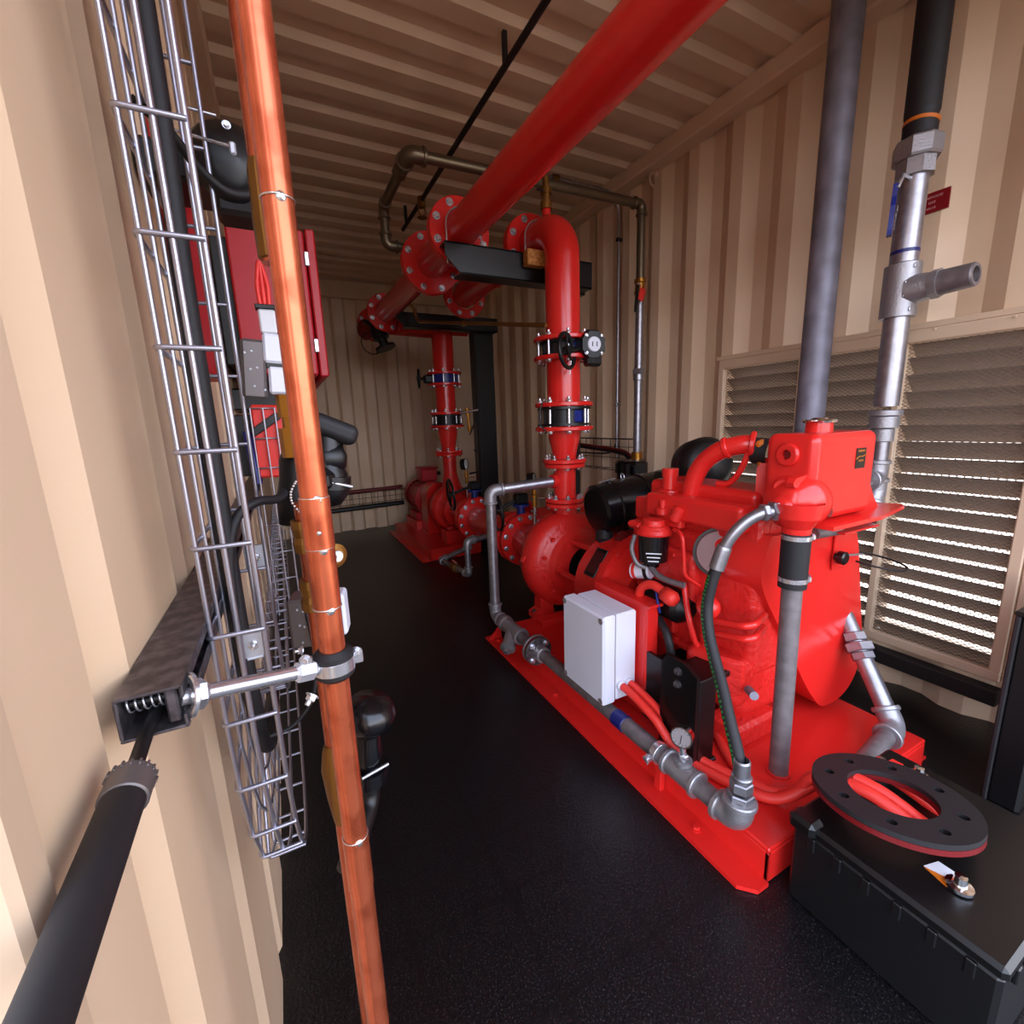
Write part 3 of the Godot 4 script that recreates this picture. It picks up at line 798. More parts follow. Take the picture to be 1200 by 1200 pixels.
	b = MB.new(); b.lathe(V(1.25, 0.918, -0.755), V(-1, 0.0, 0.1), [Vector2(-0.04, 0.064), Vector2(0.005, 0.058), Vector2(0.022, 0.044), Vector2(0.03, 0.038), Vector2(0.05, 0.034), Vector2(0.05, 0.0)], 26, true)
	P("inlet_boss", b, M.red, t)
	P("outlet_neck", MB.new().lathe(V(1.236, 0.84, -0.72), V(0, 1, 0), [Vector2(0, 0.0), Vector2(0, 0.034), Vector2(0.03, 0.036), Vector2(0.06, 0.055), Vector2(0.10, 0.06)], 24), M.red, t)
	P("mounting_tab", MB.new().prism(PackedVector2Array([Vector2(-0.06, -0.012), Vector2(0.0, -0.02), Vector2(0.0, 0.02), Vector2(-0.055, 0.012), Vector2(-0.066, 0.0)]), 0.02, Transform3D(Basis.IDENTITY, V(1.27, 0.995, -0.74))), M.red, t)
	P("upper_boss", MB.new().lathe(V(1.25, 0.975, -0.775), V(-1, 0.1, 0.4), [Vector2(0, 0.0), Vector2(0, 0.022), Vector2(0.02, 0.02), Vector2(0.02, 0.0)], 18), M.red, t)
	P("drain_plug", MB.new().lathe(V(1.33, 0.905, -0.70), V(0, 0, 1), [Vector2(0.0, 0.016), Vector2(0.012, 0.013), Vector2(0.012, 0.0)], 16), M.darkred, t)
	P("mounting_shelf", MB.new().prism(PackedVector2Array([Vector2(1.30, 0.66), Vector2(1.55, 0.66), Vector2(1.775, 0.70), Vector2(1.79, 0.72), Vector2(1.72, 0.86), Vector2(1.50, 0.90), Vector2(1.30, 0.90)]), 0.012, Transform3D(Basis(V(1, 0, 0), V(0, 0, -1), V(0, 1, 0)), V(0, 0.862, 0))), M.red, t)
	P("end_bracket", MB.new().prism(PackedVector2Array([Vector2(0, 0), Vector2(0.13, 0), Vector2(0.10, 0.03), Vector2(0.05, 0.10), Vector2(0.0, 0.14)]), 0.02, Transform3D(Basis.IDENTITY, V(1.57, 0.874, -0.76))), M.red, t)
	b = MB.new(); b.lathe(V(1.655, 0.93, -0.83), V(1, 0, 0), [Vector2(-0.06, 0.04), Vector2(0.02, 0.04), Vector2(0.03, 0.0)], 20)
	P("return_stub", b, M.red, t)
	var dc := P("decal", MB.new().box(V(1.482, 1.045, -0.7015), V(0.05, 0.058, 0.001), 0.0), M.label, t, "small black and gold decal")
	P("gold_stripe", MB.new().tube(smooth_path([V(1.457, 1.043, -0.7005), V(1.47, 1.05, -0.7005), V(1.49, 1.05, -0.7005), V(1.508, 1.055, -0.7005)]), 0.0022, 6), M.gold, dc)
	P("gold_line", MB.new().box(V(1.482, 1.066, -0.7008), V(0.034, 0.006, 0.001), 0.0), M.gold, dc)
	P("gold_line", MB.new().box(V(1.483, 1.038, -0.7008), V(0.026, 0.005, 0.001), 0.0), M.gold, dc)

	# coolant drop pipe with rubber sleeve
	t = T("drop_pipe", "straight bare steel pipe standing on the red base in front of the belt guard", "pipe")
	P("pipe", MB.new().tube([V(1.232, 0.112, -0.707), V(1.236, 0.84, -0.72)], 0.0265, 24), M.galvdull, t)
	P("foot_collar", MB.new().lathe(V(1.232, 0.108, -0.707), V(0, 1, 0), [Vector2(0, 0.0), Vector2(0, 0.034), Vector2(0.006, 0.034), Vector2(0.006, 0.026)], 24), M.redcast, t)
	var sl := P("rubber_sleeve", MB.new().lathe(V(1.235, 0.70, -0.718), V(0, 1, 0), [Vector2(0, 0.027), Vector2(0, 0.036), Vector2(0.155, 0.0365), Vector2(0.155, 0.027)], 28), M.rubber, t, "black rubber sleeve")
	for y in [0.717, 0.838]:
		ring(sl, "hose_clamp", V(1.235, y, -0.718), V(0, 1, 0), 0.03, 0.038, 0.013, M.zinc, 28, 0.001)
		P("clamp_screw", MB.new().box(V(1.268, y + 0.007, -0.697), V(0.03, 0.018, 0.018), 0.004, Basis(V(0, 1, 0), 0.6)), M.zinc, sl)

	# air filter
	t = T("air_filter", "black cylindrical air filter canister lying across the engine behind the riser flanges", "air filter")
	var ac := V(1.27, 0.765, -1.66); var ad := V(1.0, 0.12, 0.10).normalized()
	b = MB.new()
	b.lathe(ac, ad, [Vector2(0, 0.0), Vector2(0, 0.10), Vector2(0.01, 0.118), Vector2(0.075, 0.118), Vector2(0.08, 0.125), Vector2(0.095, 0.125), Vector2(0.10, 0.118), Vector2(0.24, 0.118), Vector2(0.245, 0.124), Vector2(0.255, 0.124), Vector2(0.26, 0.118), Vector2(0.36, 0.116), Vector2(0.40, 0.08), Vector2(0.40, 0.0)], 36)
	P("canister", b, M.blackgloss, t)
	P("clip", MB.new().box(ac + ad * 0.085 + V(-0.02, 0.127, 0.0), V(0.09, 0.005, 0.012), 0.001, Basis(V(0, 0, 1), 0.12)), M.zinc, t)
	P("clip_loop", MB.new().torus(ac + ad * 0.15 + V(0, 0.13, 0), V(0.3, 0.3, 1), 0.014, 0.003, 14, 6), M.zinc, t)
	P("clip_plate", MB.new().box(ac + ad * 0.31 + V(-0.02, 0.05, 0.112), V(0.03, 0.012, 0.006), 0.001), M.zinc, t)
	P("dust_valve", MB.new().lathe(ac + ad * 0.03 + V(0, -0.10, 0.03), V(-0.25, -1, 0.3), [Vector2(0, 0.04), Vector2(0.04, 0.042), Vector2(0.05, 0.03), Vector2(0.10, 0.026), Vector2(0.10, 0.0)], 18), M.rubber, t)
	P("outlet_duct", MB.new().tube(smooth_path([ac + ad * 0.36, ac + ad * 0.46 + V(0, 0.02, 0.03), ac + ad * 0.50 + V(0, 0.05, 0.12)]), 0.065, 18), M.rubber, t)
	# finned piece below
	var fn := T("breather_duct", "small ribbed dark red duct below the air filter canister", "duct")
	for k in 8: P("fin", MB.new().lathe(V(1.30 + k * 0.016, 0.645, -1.50), V(1, 0, 0), [Vector2(0, 0.0), Vector2(0, 0.05), Vector2(0.008, 0.05), Vector2(0.008, 0.0)], 18), M.darkred, fn)
	P("core", MB.new().lathe(V(1.29, 0.645, -1.50), V(1, 0, 0), [Vector2(0, 0), Vector2(0, 0.042), Vector2(0.15, 0.042), Vector2(0.15, 0.0)], 16), M.darkred, fn)

	# crankcase breather cap
	t = T("breather_dome", "low black domed breather on top of the engine near the right wall", "breather")
	b = MB.new()
	b.lathe(V(1.66, 0.80, -1.58), V(0, 1, 0), [Vector2(-0.05, 0.05), Vector2(0.0, 0.05), Vector2(0.0, 0.15), Vector2(0.03, 0.16), Vector2(0.06, 0.155), Vector2(0.10, 0.12), Vector2(0.125, 0.07), Vector2(0.13, 0.0)], 28)
	P("cap", b, M.black, t)
	P("stem", MB.new().lathe(V(1.66, 0.60, -1.58), V(0, 1, 0), [Vector2(0, 0), Vector2(0, 0.06), Vector2(0.2, 0.06)], 20), M.black, t)
	for k in 5: P("clip", MB.new().box(V(1.66 + 0.157 * cos(k * 1.2 + 1.9), 0.83, -1.58 + 0.157 * sin(k * 1.2 + 1.9)), V(0.012, 0.04, 0.012), 0.002), M.zinc, t)
	t = T("intake_hood", "black rounded intake hood behind the thick red charge pipe", "hood")
	P("hood", MB.new().lathe(V(1.63, 0.97, -1.38), V(-0.5, 0.2, 1), [Vector2(-0.12, 0.0), Vector2(-0.12, 0.085), Vector2(-0.05, 0.115), Vector2(0.05, 0.115), Vector2(0.09, 0.08), Vector2(0.10, 0.0)], 28, true), M.black, t)
	P("duct", MB.new().tube(smooth_path([V(1.63, 0.95, -1.38), V(1.64, 0.86, -1.44), V(1.62, 0.76, -1.48)]), 0.06, 16), M.black, t)

	# fuel filter
	t = T("fuel_filter", "black canister fuel filter with red cast head on the engine side", "filter")
	var fx := 1.15
	P("filter_head", MB.new().lathe(V(fx, 0.775, -1.165), V(0, 1, 0), [Vector2(0, 0.0), Vector2(0, 0.062), Vector2(0.006, 0.064), Vector2(0.016, 0.058), Vector2(0.03, 0.048), Vector2(0.032, 0.04), Vector2(0.052, 0.038), Vector2(0.055, 0.0)], 26), M.redcast, t)
	P("head_ear", MB.new().box(V(fx - 0.02, 0.80, -1.225), V(0.05, 0.025, 0.07), 0.01), M.redcast, t)
	P("head_port", MB.new().lathe(V(fx + 0.03, 0.83, -1.10), V(0.2, 1, 0.3), [Vector2(0, 0.02), Vector2(0.045, 0.02), Vector2(0.05, 0.012), Vector2(0.05, 0.0)], 14), M.redcast, t)
	P("banjo", MB.new().lathe(V(fx + 0.045, 0.84, -1.17), V(0, 1, 0), [Vector2(0, 0.024), Vector2(0.02, 0.024), Vector2(0.022, 0.012), Vector2(0.05, 0.012), Vector2(0.05, 0.0)], 14), M.redcast, t)
	var can := P("canister", MB.new().lathe(V(fx, 0.665, -1.165), V(0, 1, 0), [Vector2(-0.012, 0.0), Vector2(-0.012, 0.022), Vector2(0, 0.026), Vector2(0.012, 0.05), Vector2(0.11, 0.055), Vector2(0.11, 0.0)], 26), M.blackgloss, t)
	for k in 3:
		P("print_line", MB.new().box(V(fx - 0.037, 0.715 - k * 0.014, -1.125), V(0.052 - k * 0.008, 0.004, 0.001), 0.0, Basis(V(0, 1, 0), -0.76)), M.paper, can)
	P("fuel_line", MB.new().tube(fillet([V(fx + 0.02, 0.80, -1.09), V(fx, 0.80, -1.035), V(fx, 0.66, -1.02), V(fx + 0.05, 0.62, -1.0)], 0.03), 0.007, 10), M.red, t)
	P("braided_hose", MB.new().tube(smooth_path([V(fx - 0.01, 0.66, -1.17), V(fx - 0.015, 0.635, -1.13), V(fx - 0.01, 0.625, -1.08), V(fx, 0.625, -1.02)]), 0.011, 10), M.galvdull, t)
	P("braided_hose", MB.new().tube(smooth_path([V(fx - 0.055, 0.77, -1.20), V(fx - 0.065, 0.72, -1.205), V(fx - 0.055, 0.67, -1.19), V(fx - 0.03, 0.65, -1.17)]), 0.008, 10), M.galvdull, t)

	# control junction box and its bracket
	t = T("box_bracket", "red folded steel bracket plate behind the white junction box", "bracket")
	P("plate", MB.new().box(V(1.075, 0.325, -1.255), V(0.014, 0.42, 0.29), 0.002), M.red, t)
	P("top_fold", MB.new().box(V(1.10, 0.535, -1.245), V(0.065, 0.012, 0.31), 0.002), M.red, t)
	P("edge_fold", MB.new().box(V(1.095, 0.325, -1.107), V(0.05, 0.42, 0.012), 0.002), M.red, t)
	t = T("junction_box", "white plastic junction box with grey lid face on the red bracket", "box")
	P("back_half", MB.new().box(V(1.012, 0.35, -1.262), V(0.095, 0.33, 0.242), 0.008), M.white, t)
	var lid := P("lid", MB.new().box(V(0.934, 0.35, -1.262), V(0.056, 0.336, 0.25), 0.007), M.white, t)
	P("seam", MB.new().box(V(0.963, 0.35, -1.262), V(0.004, 0.325, 0.238), 0.001), M.boxgrey, t)
	for q in [[1, 1], [1, -1], [-1, 1], [-1, -1]]:
		P("corner_screw", MB.new().lathe(V(0.906, 0.35 + q[0] * 0.152, -1.262 + q[1] * 0.11), V(-1, 0, 0), [Vector2(0, 0.011), Vector2(0.003, 0.011), Vector2(0.003, 0.004), Vector2(0.001, 0.003), Vector2(0.001, 0)], 14), M.boxgrey, lid)
	for x in [0.985, 1.02]:
		P("cable_gland", MB.new().lathe(V(x, 0.245, -1.142), V(0, 0, 1), [Vector2(0, 0.017), Vector2(0.01, 0.017), Vector2(0.012, 0.013), Vector2(0.026, 0.012), Vector2(0.026, 0.0)], 12), M.white, t)
	t = T("battery_cable", "pair of thick red cables from the junction box down to the base", "cable", "")
	for s in [0, 1]:
		var dx: float = 0.035 * s
		P("cable", MB.new().tube(smooth_path([V(0.985 + dx, 0.245, -1.125), V(0.985 + dx, 0.243, -1.09), V(0.985 + dx, 0.232, -1.03), V(0.99 + dx, 0.205, -0.965), V(0.998 + dx, 0.155, -0.905), V(1.02 + dx, 0.126, -0.84), V(1.06 + dx, 0.126, -0.72), V(1.10 + dx, 0.14, -0.63), V(1.15 + dx * 2.0, 0.20, -0.575), V(1.18 + dx * 2.0, 0.262, -0.53), V(1.205 + dx * 2.0, 0.266, -0.45), V(1.22 + dx * 2, 0.238, -0.36)]), 0.0145, 12), M.redcable, t)
	t = T("battery_cable", "single thick red cable crossing the base towards the battery ring", "cable", "")
	P("cable", MB.new().tube(smooth_path([V(1.20, 0.122, -0.90), V(1.13, 0.122, -0.78), V(1.12, 0.125, -0.66), V(1.14, 0.17, -0.60), V(1.15, 0.245, -0.56), V(1.17, 0.268, -0.46), V(1.19, 0.240, -0.36)]), 0.0145, 12), M.redcable, t)

func skid_pipework() -> void:
	# cooling water pipe: from the discharge spool, down and along the base edge
	var r := 0.027
	var t := T("cooling_pipe", "galvanised steel water pipe looping from the pump discharge down along the base edge", "pipe")
	var a := V(1.31, 0.86, -2.06); var c1 := V(0.95, 0.835, -2.13); var c2 := V(0.95, 0.142, -2.13); var e := V(0.95, 0.142, -0.60)
	pipe(t, "pipe", [a, c1 + (a - c1).normalized() * 0.06], r, M.galv)
	elbow(t, a, c1, c2, r, M.fitting)
	pipe(t, "pipe", [c1 + V(0, -0.06, 0), c2 + V(0, 0.06, 0)], r, M.galv)
	elbow(t, c1, c2, e, r, M.fitting)
	pipe(t, "pipe", [c2 + V(0, 0, 0.06), V(0.95, 0.142, -1.96)], r, M.galvdull)
	pipe(t, "pipe", [V(0.95, 0.142, -1.96), V(0.95, 0.142, -1.12)], r * 0.97, M.galvdull)
	pipe(t, "pipe", [V(0.95, 0.142, -1.10), V(0.95, 0.142, -0.66)], r * 1.02, M.galvdull)
	ring(t, "blue_coupling", V(0.95, 0.142, -1.12), V(0, 0, 1), r * 0.8, r * 1.12, 0.055, M.bluetape, 22, 0.002)
	elbow(t, V(0.95, 0.142, -1.0), V(0.95, 0.142, -0.635), V(0.955, 0.4, -0.637), r * 1.1, M.fitting, 0.062)
	# tee for the gauge
	var tee := P("tee", MB.new().tube([V(0.95, 0.142, -0.875), V(0.95, 0.142, -0.765)], r * 1.25, 20), M.fitting, t)
	ring(tee, "collar", V(0.95, 0.142, -0.88), V(0, 0, 1), r, r * 1.45, 0.016, M.fitting)
	ring(tee, "collar", V(0.95, 0.142, -0.775), V(0, 0, 1), r, r * 1.45, 0.016, M.fitting)
	P("branch", MB.new().lathe(V(0.95, 0.142, -0.82), V(0, 1, 0), [Vector2(0, 0.024), Vector2(0.035, 0.022), Vector2(0.035, 0.027), Vector2(0.045, 0.027), Vector2(0.045, 0.0)], 18), M.fitting, tee)
	# hose connector on the end elbow
	var hc := V(0.955, 0.20, -0.637)
	coupling(t, "hex_nut", hc + V(0, 0.012, 0), V(0, 1, 0), 0.033, 0.022, M.galv, true)
	coupling(t, "hex_nut", hc + V(0, 0.042, 0), V(0, 1, 0), 0.028, 0.028, M.galv, true)
	coupling(t, "hex_nut", hc + V(0, 0.066, 0), V(0, 1, 0), 0.025, 0.014, M.galv)

	t = T("strainer", "grey cast Y strainer in the pipe along the base, under the bent pipe", "strainer")
	P("body", MB.new().lathe(V(0.95, 0.142, -1.965), V(0, 0, 1), [Vector2(-0.05, 0.03), Vector2(-0.05, 0.042), Vector2(-0.03, 0.042), Vector2(-0.02, 0.036), Vector2(0.11, 0.036), Vector2(0.12, 0.042), Vector2(0.14, 0.042), Vector2(0.14, 0.03)], 24), M.fitting, t)
	P("leg", MB.new().lathe(V(0.95, 0.14, -1.92), V(-0.62, -0.45, 0.65), [Vector2(0, 0.034), Vector2(0.10, 0.033), Vector2(0.10, 0.038), Vector2(0.115, 0.038), Vector2(0.12, 0.02), Vector2(0.125, 0.0)], 20), M.fitting, t)
	coupling(t, "plug", V(0.872, 0.083, -1.838), V(-0.62, -0.45, 0.65), 0.02, 0.02, M.galv, true)
	coupling(t, "union_nut", V(0.95, 0.142, -2.03), V(0, 0, 1), 0.040, 0.03, M.galv, true)

	t = T("orifice_flange", "small bolted pipe flange pair in the galvanised pipe beside the junction box", "flange")
	for z in [-1.70, -1.672]:
		var f := ring(t, "flange", V(0.95, 0.142, z), V(0, 0, 1), 0.026, 0.068, 0.014, M.galvdull if z < -1.69 else M.steel)
		for p in around(V(0.95, 0.142, z), V(0, 0, 1), 0.05, 4):
			bolt(f, p + V(0, 0, 0.014 if z > -1.69 else 0.0), V(0, 0, 1 if z > -1.69 else -1), 0.010, M.zinc)
	ring(t, "gasket", V(0.95, 0.142, -1.686), V(0, 0, 1), 0.026, 0.064, 0.014, M.darkred)
	ring(t, "hub", V(0.95, 0.142, -1.658), V(0, 0, 1), 0.026, 0.037, 0.045, M.fitting)
	ring(t, "hub", V(0.95, 0.142, -1.74), V(0, 0, 1), 0.026, 0.035, 0.04, M.fitting)

	t = T("pipe_clamp", "small steel pipe clamp with screws beside the pressure gauge tee", "clamp")
	ring(t, "band", V(0.95, 0.142, -0.925), V(0, 0, 1), r * 0.98, r * 1.3, 0.022, M.zinc, 22, 0.001)
	for s in [-1, 1]: P("lug", MB.new().box(V(0.95 + s * 0.046, 0.142, -0.914), V(0.026, 0.012, 0.02), 0.002), M.zinc, t)
	for s in [-1, 1]: bolt(t, V(0.95 + s * 0.048, 0.148, -0.914), V(0, 1, 0), 0.006, M.zinc)
	bolt(t, V(0.902, 0.136, -0.914), V(0, -1, 0), 0.007, M.zinc, "stud")
	P("stand", MB.new().box(V(0.955, 0.06, -0.914), V(0.02, 0.10, 0.03), 0.003), M.red, t)

	t = T("pressure_gauge", "round white-faced pressure gauge on the pipe tee at the base edge", "gauge")
	gauge(t, V(0.945, 0.258, -0.825), V(-0.88, 0.15, 0.42), 0.032, true)
	P("stem", MB.new().tube([V(0.95, 0.187, -0.82), V(0.948, 0.232, -0.822)], 0.009, 12), M.zinc, t)
	coupling(t, "hex_nut", V(0.95, 0.198, -0.82), V(0, 1, 0), 0.015, 0.014, M.zinc, true)

	# hydraulic hose
	t = T("coolant_hose", "black rubber hose with bent steel end from the header tank down to the base pipe", "hose")
	b_hose(t)

	# small bypass on the second pipe loop
	t = T("drain_pipe", "short bent galvanised pipe below the suction flanges on the floor", "pipe")
	var q0 := V(1.30, 0.40, -2.85); var q1 := V(1.06, 0.40, -2.80); var q2 := V(1.06, 0.16, -2.80); var q3 := V(1.02, 0.14, -3.30); var q4 := V(1.30, 0.20, -3.34)
	pipe(t, "pipe", [q0, q1 + V(0.05, 0, 0)], 0.02, M.galv)
	elbow(t, q0, q1, q2, 0.022, M.fitting)
	pipe(t, "pipe", [q1 + V(0, -0.05, 0), q2 + V(0, 0.05, 0)], 0.021, M.galv)
	elbow(t, q1, q2, q3, 0.021, M.fitting)
	pipe(t, "pipe", [q2 + V(0, 0, -0.05), q3 + V(0.003, 0, 0.05)], 0.020, M.galvdull)
	coupling(t, "valve_body", V(1.042, 0.15, -3.03), V(-0.08, -0.04, -1), 0.032, 0.07, M.bronze)
	P("valve_lever", MB.new().box(V(1.04, 0.195, -3.03), V(0.014, 0.006, 0.10), 0.002), M.zinc, t)
	elbow(t, q2, q3, q4, 0.021, M.fitting)
	pipe(t, "pipe", [q3 + (q4 - q3).normalized() * 0.05, q4], 0.020, M.galvdull)

func b_hose(t: Node3D) -> void:
	# steel end at the tank
	var p := [V(1.195, 0.915, -0.755), V(1.165, 0.91, -0.775), V(1.135, 0.885, -0.80), V(1.11, 0.845, -0.822), V(1.095, 0.80, -0.838)]
	P("steel_bend", MB.new().tube(smooth_path(p, 5), 0.0165, 18), M.galv, t, "bent steel hose end")
	coupling(t, "hex_nut", V(1.170, 0.912, -0.772), V(-1, -0.05, -0.4), 0.024, 0.018, M.galv, true)
	coupling(t, "hex_nut", V(1.192, 0.915, -0.760), V(-1, -0.05, -0.4), 0.028, 0.018, M.galv, true)
	P("ferrule", MB.new().lathe(V(1.097, 0.81, -0.836), (V(1.075, 0.715, -0.850) - V(1.097, 0.81, -0.836)), [Vector2(-0.004, 0.017), Vector2(-0.002, 0.0205), Vector2(0.006, 0.0215), Vector2(0.068, 0.0215), Vector2(0.07, 0.017)], 22), M.galv, t)
	var h := smooth_path([V(1.083, 0.75, -0.845), V(1.072, 0.70, -0.852), V(1.062, 0.63, -0.855), V(1.05, 0.56, -0.836), V(1.035, 0.50, -0.80), V(1.015, 0.44, -0.755), V(0.99, 0.38, -0.71), V(0.968, 0.32, -0.665), V(0.957, 0.275, -0.642), V(0.955, 0.255, -0.638)], 6)
	var hose := P("rubber_hose", MB.new().tube(h, 0.0168, 18), M.rubber, t)
	P("ferrule", MB.new().lathe(V(0.955, 0.252, -0.638), V(0.0, 1, -0.02), [Vector2(0, 0.015), Vector2(0, 0.0205), Vector2(0.060, 0.0205), Vector2(0.064, 0.0165)], 22), M.galv, t)
	# printed dashes along the hose
	for k in range(4, h.size() - 6, 1):
		var d: Vector3 = (h[k + 1] - h[k]).normalized()
		var out := (V(-0.95, 0, -0.25)).slide(d).normalized()
		var bs := Basis(d.cross(out).normalized(), out, d)
		for j in 1:
			P("printed_dash", MB.new().box((h[k] as Vector3) + out * 0.0167, V(0.008 if (k + j) % 3 else 0.012, 0.0008, 0.0062), 0.0, bs), M.greentext, hose)

func gauge(t: Node3D, c: Vector3, ax: Vector3, R: float, big := false) -> void:
	var a := ax.normalized()
	P("case", MB.new().lathe(c, a, [Vector2(-R * 0.75, 0), Vector2(-R * 0.75, R * 0.95), Vector2(0, R), Vector2(R * 0.08, R), Vector2(R * 0.08, R * 0.88), Vector2(0, R * 0.86)], 26), M.chrome if big else M.black, t)
	var f := P("dial", MB.new().lathe(c, a, [Vector2(R * 0.0, R * 0.88), Vector2(R * 0.01, 0.0)], 26), M.dialgrey if big else M.paper, t)
	var bs := basis_y(a)
	if big:
		for k in 11:
			var an := -0.75 + 4.7 * k / 10.0
			var d := bs.x * cos(an) + bs.z * sin(an)
			P("tick", MB.new().tube([c + a * 0.001 + d * R * 0.66, c + a * 0.001 + d * R * 0.82], 0.0007, 4), M.label, f)
	P("needle", MB.new().tube([c + a * 0.0015 - bs.x * R * 0.2, c + a * 0.0015 + bs.x * R * 0.6], R * 0.035, 5), M.label, f)

# ------------------------------------------------------------ discharge side
func discharge() -> void:
	var X := 1.37; var Z := -2.06
	var up := V(0, 1, 0)
	var t := T("discharge_spool", "short red flanged spool with a galvanised branch directly on the pump outlet", "pipe spool")
	P("barrel", MB.new().tube([V(X, 0.75, Z), V(X, 0.95, Z)], 0.060, 28), M.red, t)
	P("branch_stub", MB.new().tube([V(X - 0.05, 0.86, Z), V(X - 0.085, 0.86, Z)], 0.036, 18), M.red, t)
	flange(t, V(X, 0.744, Z), up, 0.110, 0.055, 0.022, M.red, 8, 0.011, 1, "stud")
	flange(t, V(X, 0.932, Z), up, 0.110, 0.055, 0.022, M.red, 8, 0.010, -1)
	t = T("reducer", "red conical pipe reducer between the outlet spool and the blue check valve", "reducer")
	P("cone", MB.new().lathe(V(X, 0.97, Z), up, [Vector2(0, 0.062), Vector2(0.03, 0.064), Vector2(0.07, 0.072), Vector2(0.11, 0.083), Vector2(0.14, 0.0875), Vector2(0.165, 0.088)], 32, true), M.red, t)
	flange(t, V(X, 0.957, Z), up, 0.118, 0.055, 0.022, M.red, 8, 0.011, 1, "stud")
	flange(t, V(X, 1.128, Z), up, 0.153, 0.085, 0.022, M.red, 8, 0.0125, -1)
	t = T("check_valve", "blue and black wafer check valve clamped in the near riser", "valve")
	P("body", MB.new().lathe(V(X, 1.154, Z), up, [Vector2(0, 0.085), Vector2(0, 0.140), Vector2(0.012, 0.140), Vector2(0.012, 0.109), Vector2(0.084, 0.109), Vector2(0.084, 0.140), Vector2(0.096, 0.140), Vector2(0.096, 0.085)], 32), M.black, t)
	for k in 3:
		var a := 1.7 + k * 0.5
		var d := V(-cos(a), 0, sin(a))
		P("blue_plate", MB.new().box(V(X, 1.202, Z) + d * 0.109, V(0.050, 0.060, 0.008), 0.002, Basis(V(-d.z, 0, d.x) * -1.0, V(0, 1, 0), d)), M.blue, t)
	for p in around(V(X, 1.128, Z), up, 0.129, 8):
		P("stud", MB.new().tube([p, p + V(0, 0.146, 0)], 0.008, 8), M.zinc, t)
	t = T("riser_pipe", "straight red flanged riser length between the check valve and butterfly valve", "pipe")
	P("barrel", MB.new().tube([V(X, 1.26, Z), V(X, 1.50, Z)], 0.0875, 32), M.red, t)
	flange(t, V(X, 1.252, Z), up, 0.153, 0.085, 0.022, M.red, 8, 0.0125, 1, "stud")
	flange(t, V(X, 1.484, Z), up, 0.153, 0.085, 0.022, M.red, 8, 0.0125, -1)
	t = T("butterfly_valve", "blue butterfly valve with black gearbox and handwheel in the near riser", "valve")
	P("body", MB.new().lathe(V(X, 1.51, Z), up, [Vector2(0, 0.085), Vector2(0, 0.120), Vector2(0.01, 0.120), Vector2(0.012, 0.107), Vector2(0.055, 0.107), Vector2(0.057, 0.120), Vector2(0.066, 0.120), Vector2(0.066, 0.085)], 32), M.black, t)
	for k in 2:
		var a2 := 1.5 + k * 0.5
		var d2 := V(-cos(a2), 0, sin(a2))
		P("blue_plate", MB.new().box(V(X, 1.543, Z) + d2 * 0.106, V(0.050, 0.042, 0.008), 0.002, Basis(V(-d2.z, 0, d2.x) * -1.0, V(0, 1, 0), d2)), M.blue, t)
	for p in around(V(X, 1.484, Z), up, 0.129, 8):
		P("stud", MB.new().tube([p, p + V(0, 0.116, 0)], 0.008, 8), M.zinc, t)
	# gearbox on the right with the wheel on its shaft
	var gx := V(1.43, 1.541, -1.905)
	P("neck", MB.new().tube([V(1.40, 1.543, -2.0), gx], 0.03, 14), M.black, t)
	var gb := P("gearbox", MB.new().lathe(gx, V(-0.15, 0, 1), [Vector2(-0.04, 0.0), Vector2(-0.04, 0.070), Vector2(0.02, 0.074), Vector2(0.033, 0.066), Vector2(0.033, 0.0)], 8, false, true, 0.39), M.black, t, "black cast gearbox")
	P("indicator", MB.new().lathe(gx, V(-0.15, 0, 1), [Vector2(0.033, 0.036), Vector2(0.040, 0.034), Vector2(0.040, 0.0)], 24), M.white, gb, "round white position indicator")
	for s in [-1, 1]: P("mark", MB.new().box(gx + V(-0.006, 0, 0.0405) + V(s * 0.012, 0, s * 0.002), V(0.005, 0.022, 0.001), 0.0, Basis(V(0, 1, 0), -0.15)), M.label, gb)
	for p in around(gx + V(-0.15, 0, 1).normalized() * 0.031, V(-0.15, 0, 1), 0.056, 4): bolt(gb, p, V(-0.15, 0, 1), 0.007, M.zinc)
	P("gear_foot", MB.new().box(gx + V(0.01, -0.07, 0.0), V(0.085, 0.06, 0.06), 0.012), M.black, t)
	P("shaft", MB.new().tube([gx + V(-0.03, -0.01, -0.01), V(1.29, 1.509, -1.89)], 0.012, 10), M.black, t)
	wheel(t, "handwheel", V(1.275, 1.507, -1.885), V(0.50, 0.1, 0.86), 0.080, 0.010, M.black, 3)
	P("tag_wire", MB.new().tube([V(1.31, 1.47, -1.90), V(1.30, 1.40, -1.90)], 0.002, 5), M.zinc, t)
	P("tag_chain", MB.new().tube(smooth_path([V(1.20, 1.27, -2.0), V(1.185, 1.22, -2.0), V(1.19, 1.16, -2.0), V(1.22, 1.13, -2.0)]), 0.004, 6), M.darkbrown, t)

	t = T("riser_elbow", "thick glossy red riser pipe that bends back under the ceiling", "pipe")
	P("barrel", MB.new().tube(fillet([V(X, 1.59, Z), V(X, 2.13, Z), V(X, 2.13, Z - 0.31)], 0.19, 12), 0.0875, 36), M.red, t)
	flange(t, V(X, 1.577, Z), up, 0.153, 0.085, 0.022, M.red, 8, 0.0125, 1, "stud")
	flange(t, V(X, 2.13, Z - 0.285), V(0, 0, -1), 0.160, 0.085, 0.024, M.red, 8, 0.014, -1)
	P("vent_socket", MB.new().tube([V(X, 2.22, -2.20), V(X, 2.255, -2.20)], 0.022, 14), M.red, t)
	t = T("air_vent", "small bronze air vent valve standing on top of the riser bend", "vent valve")
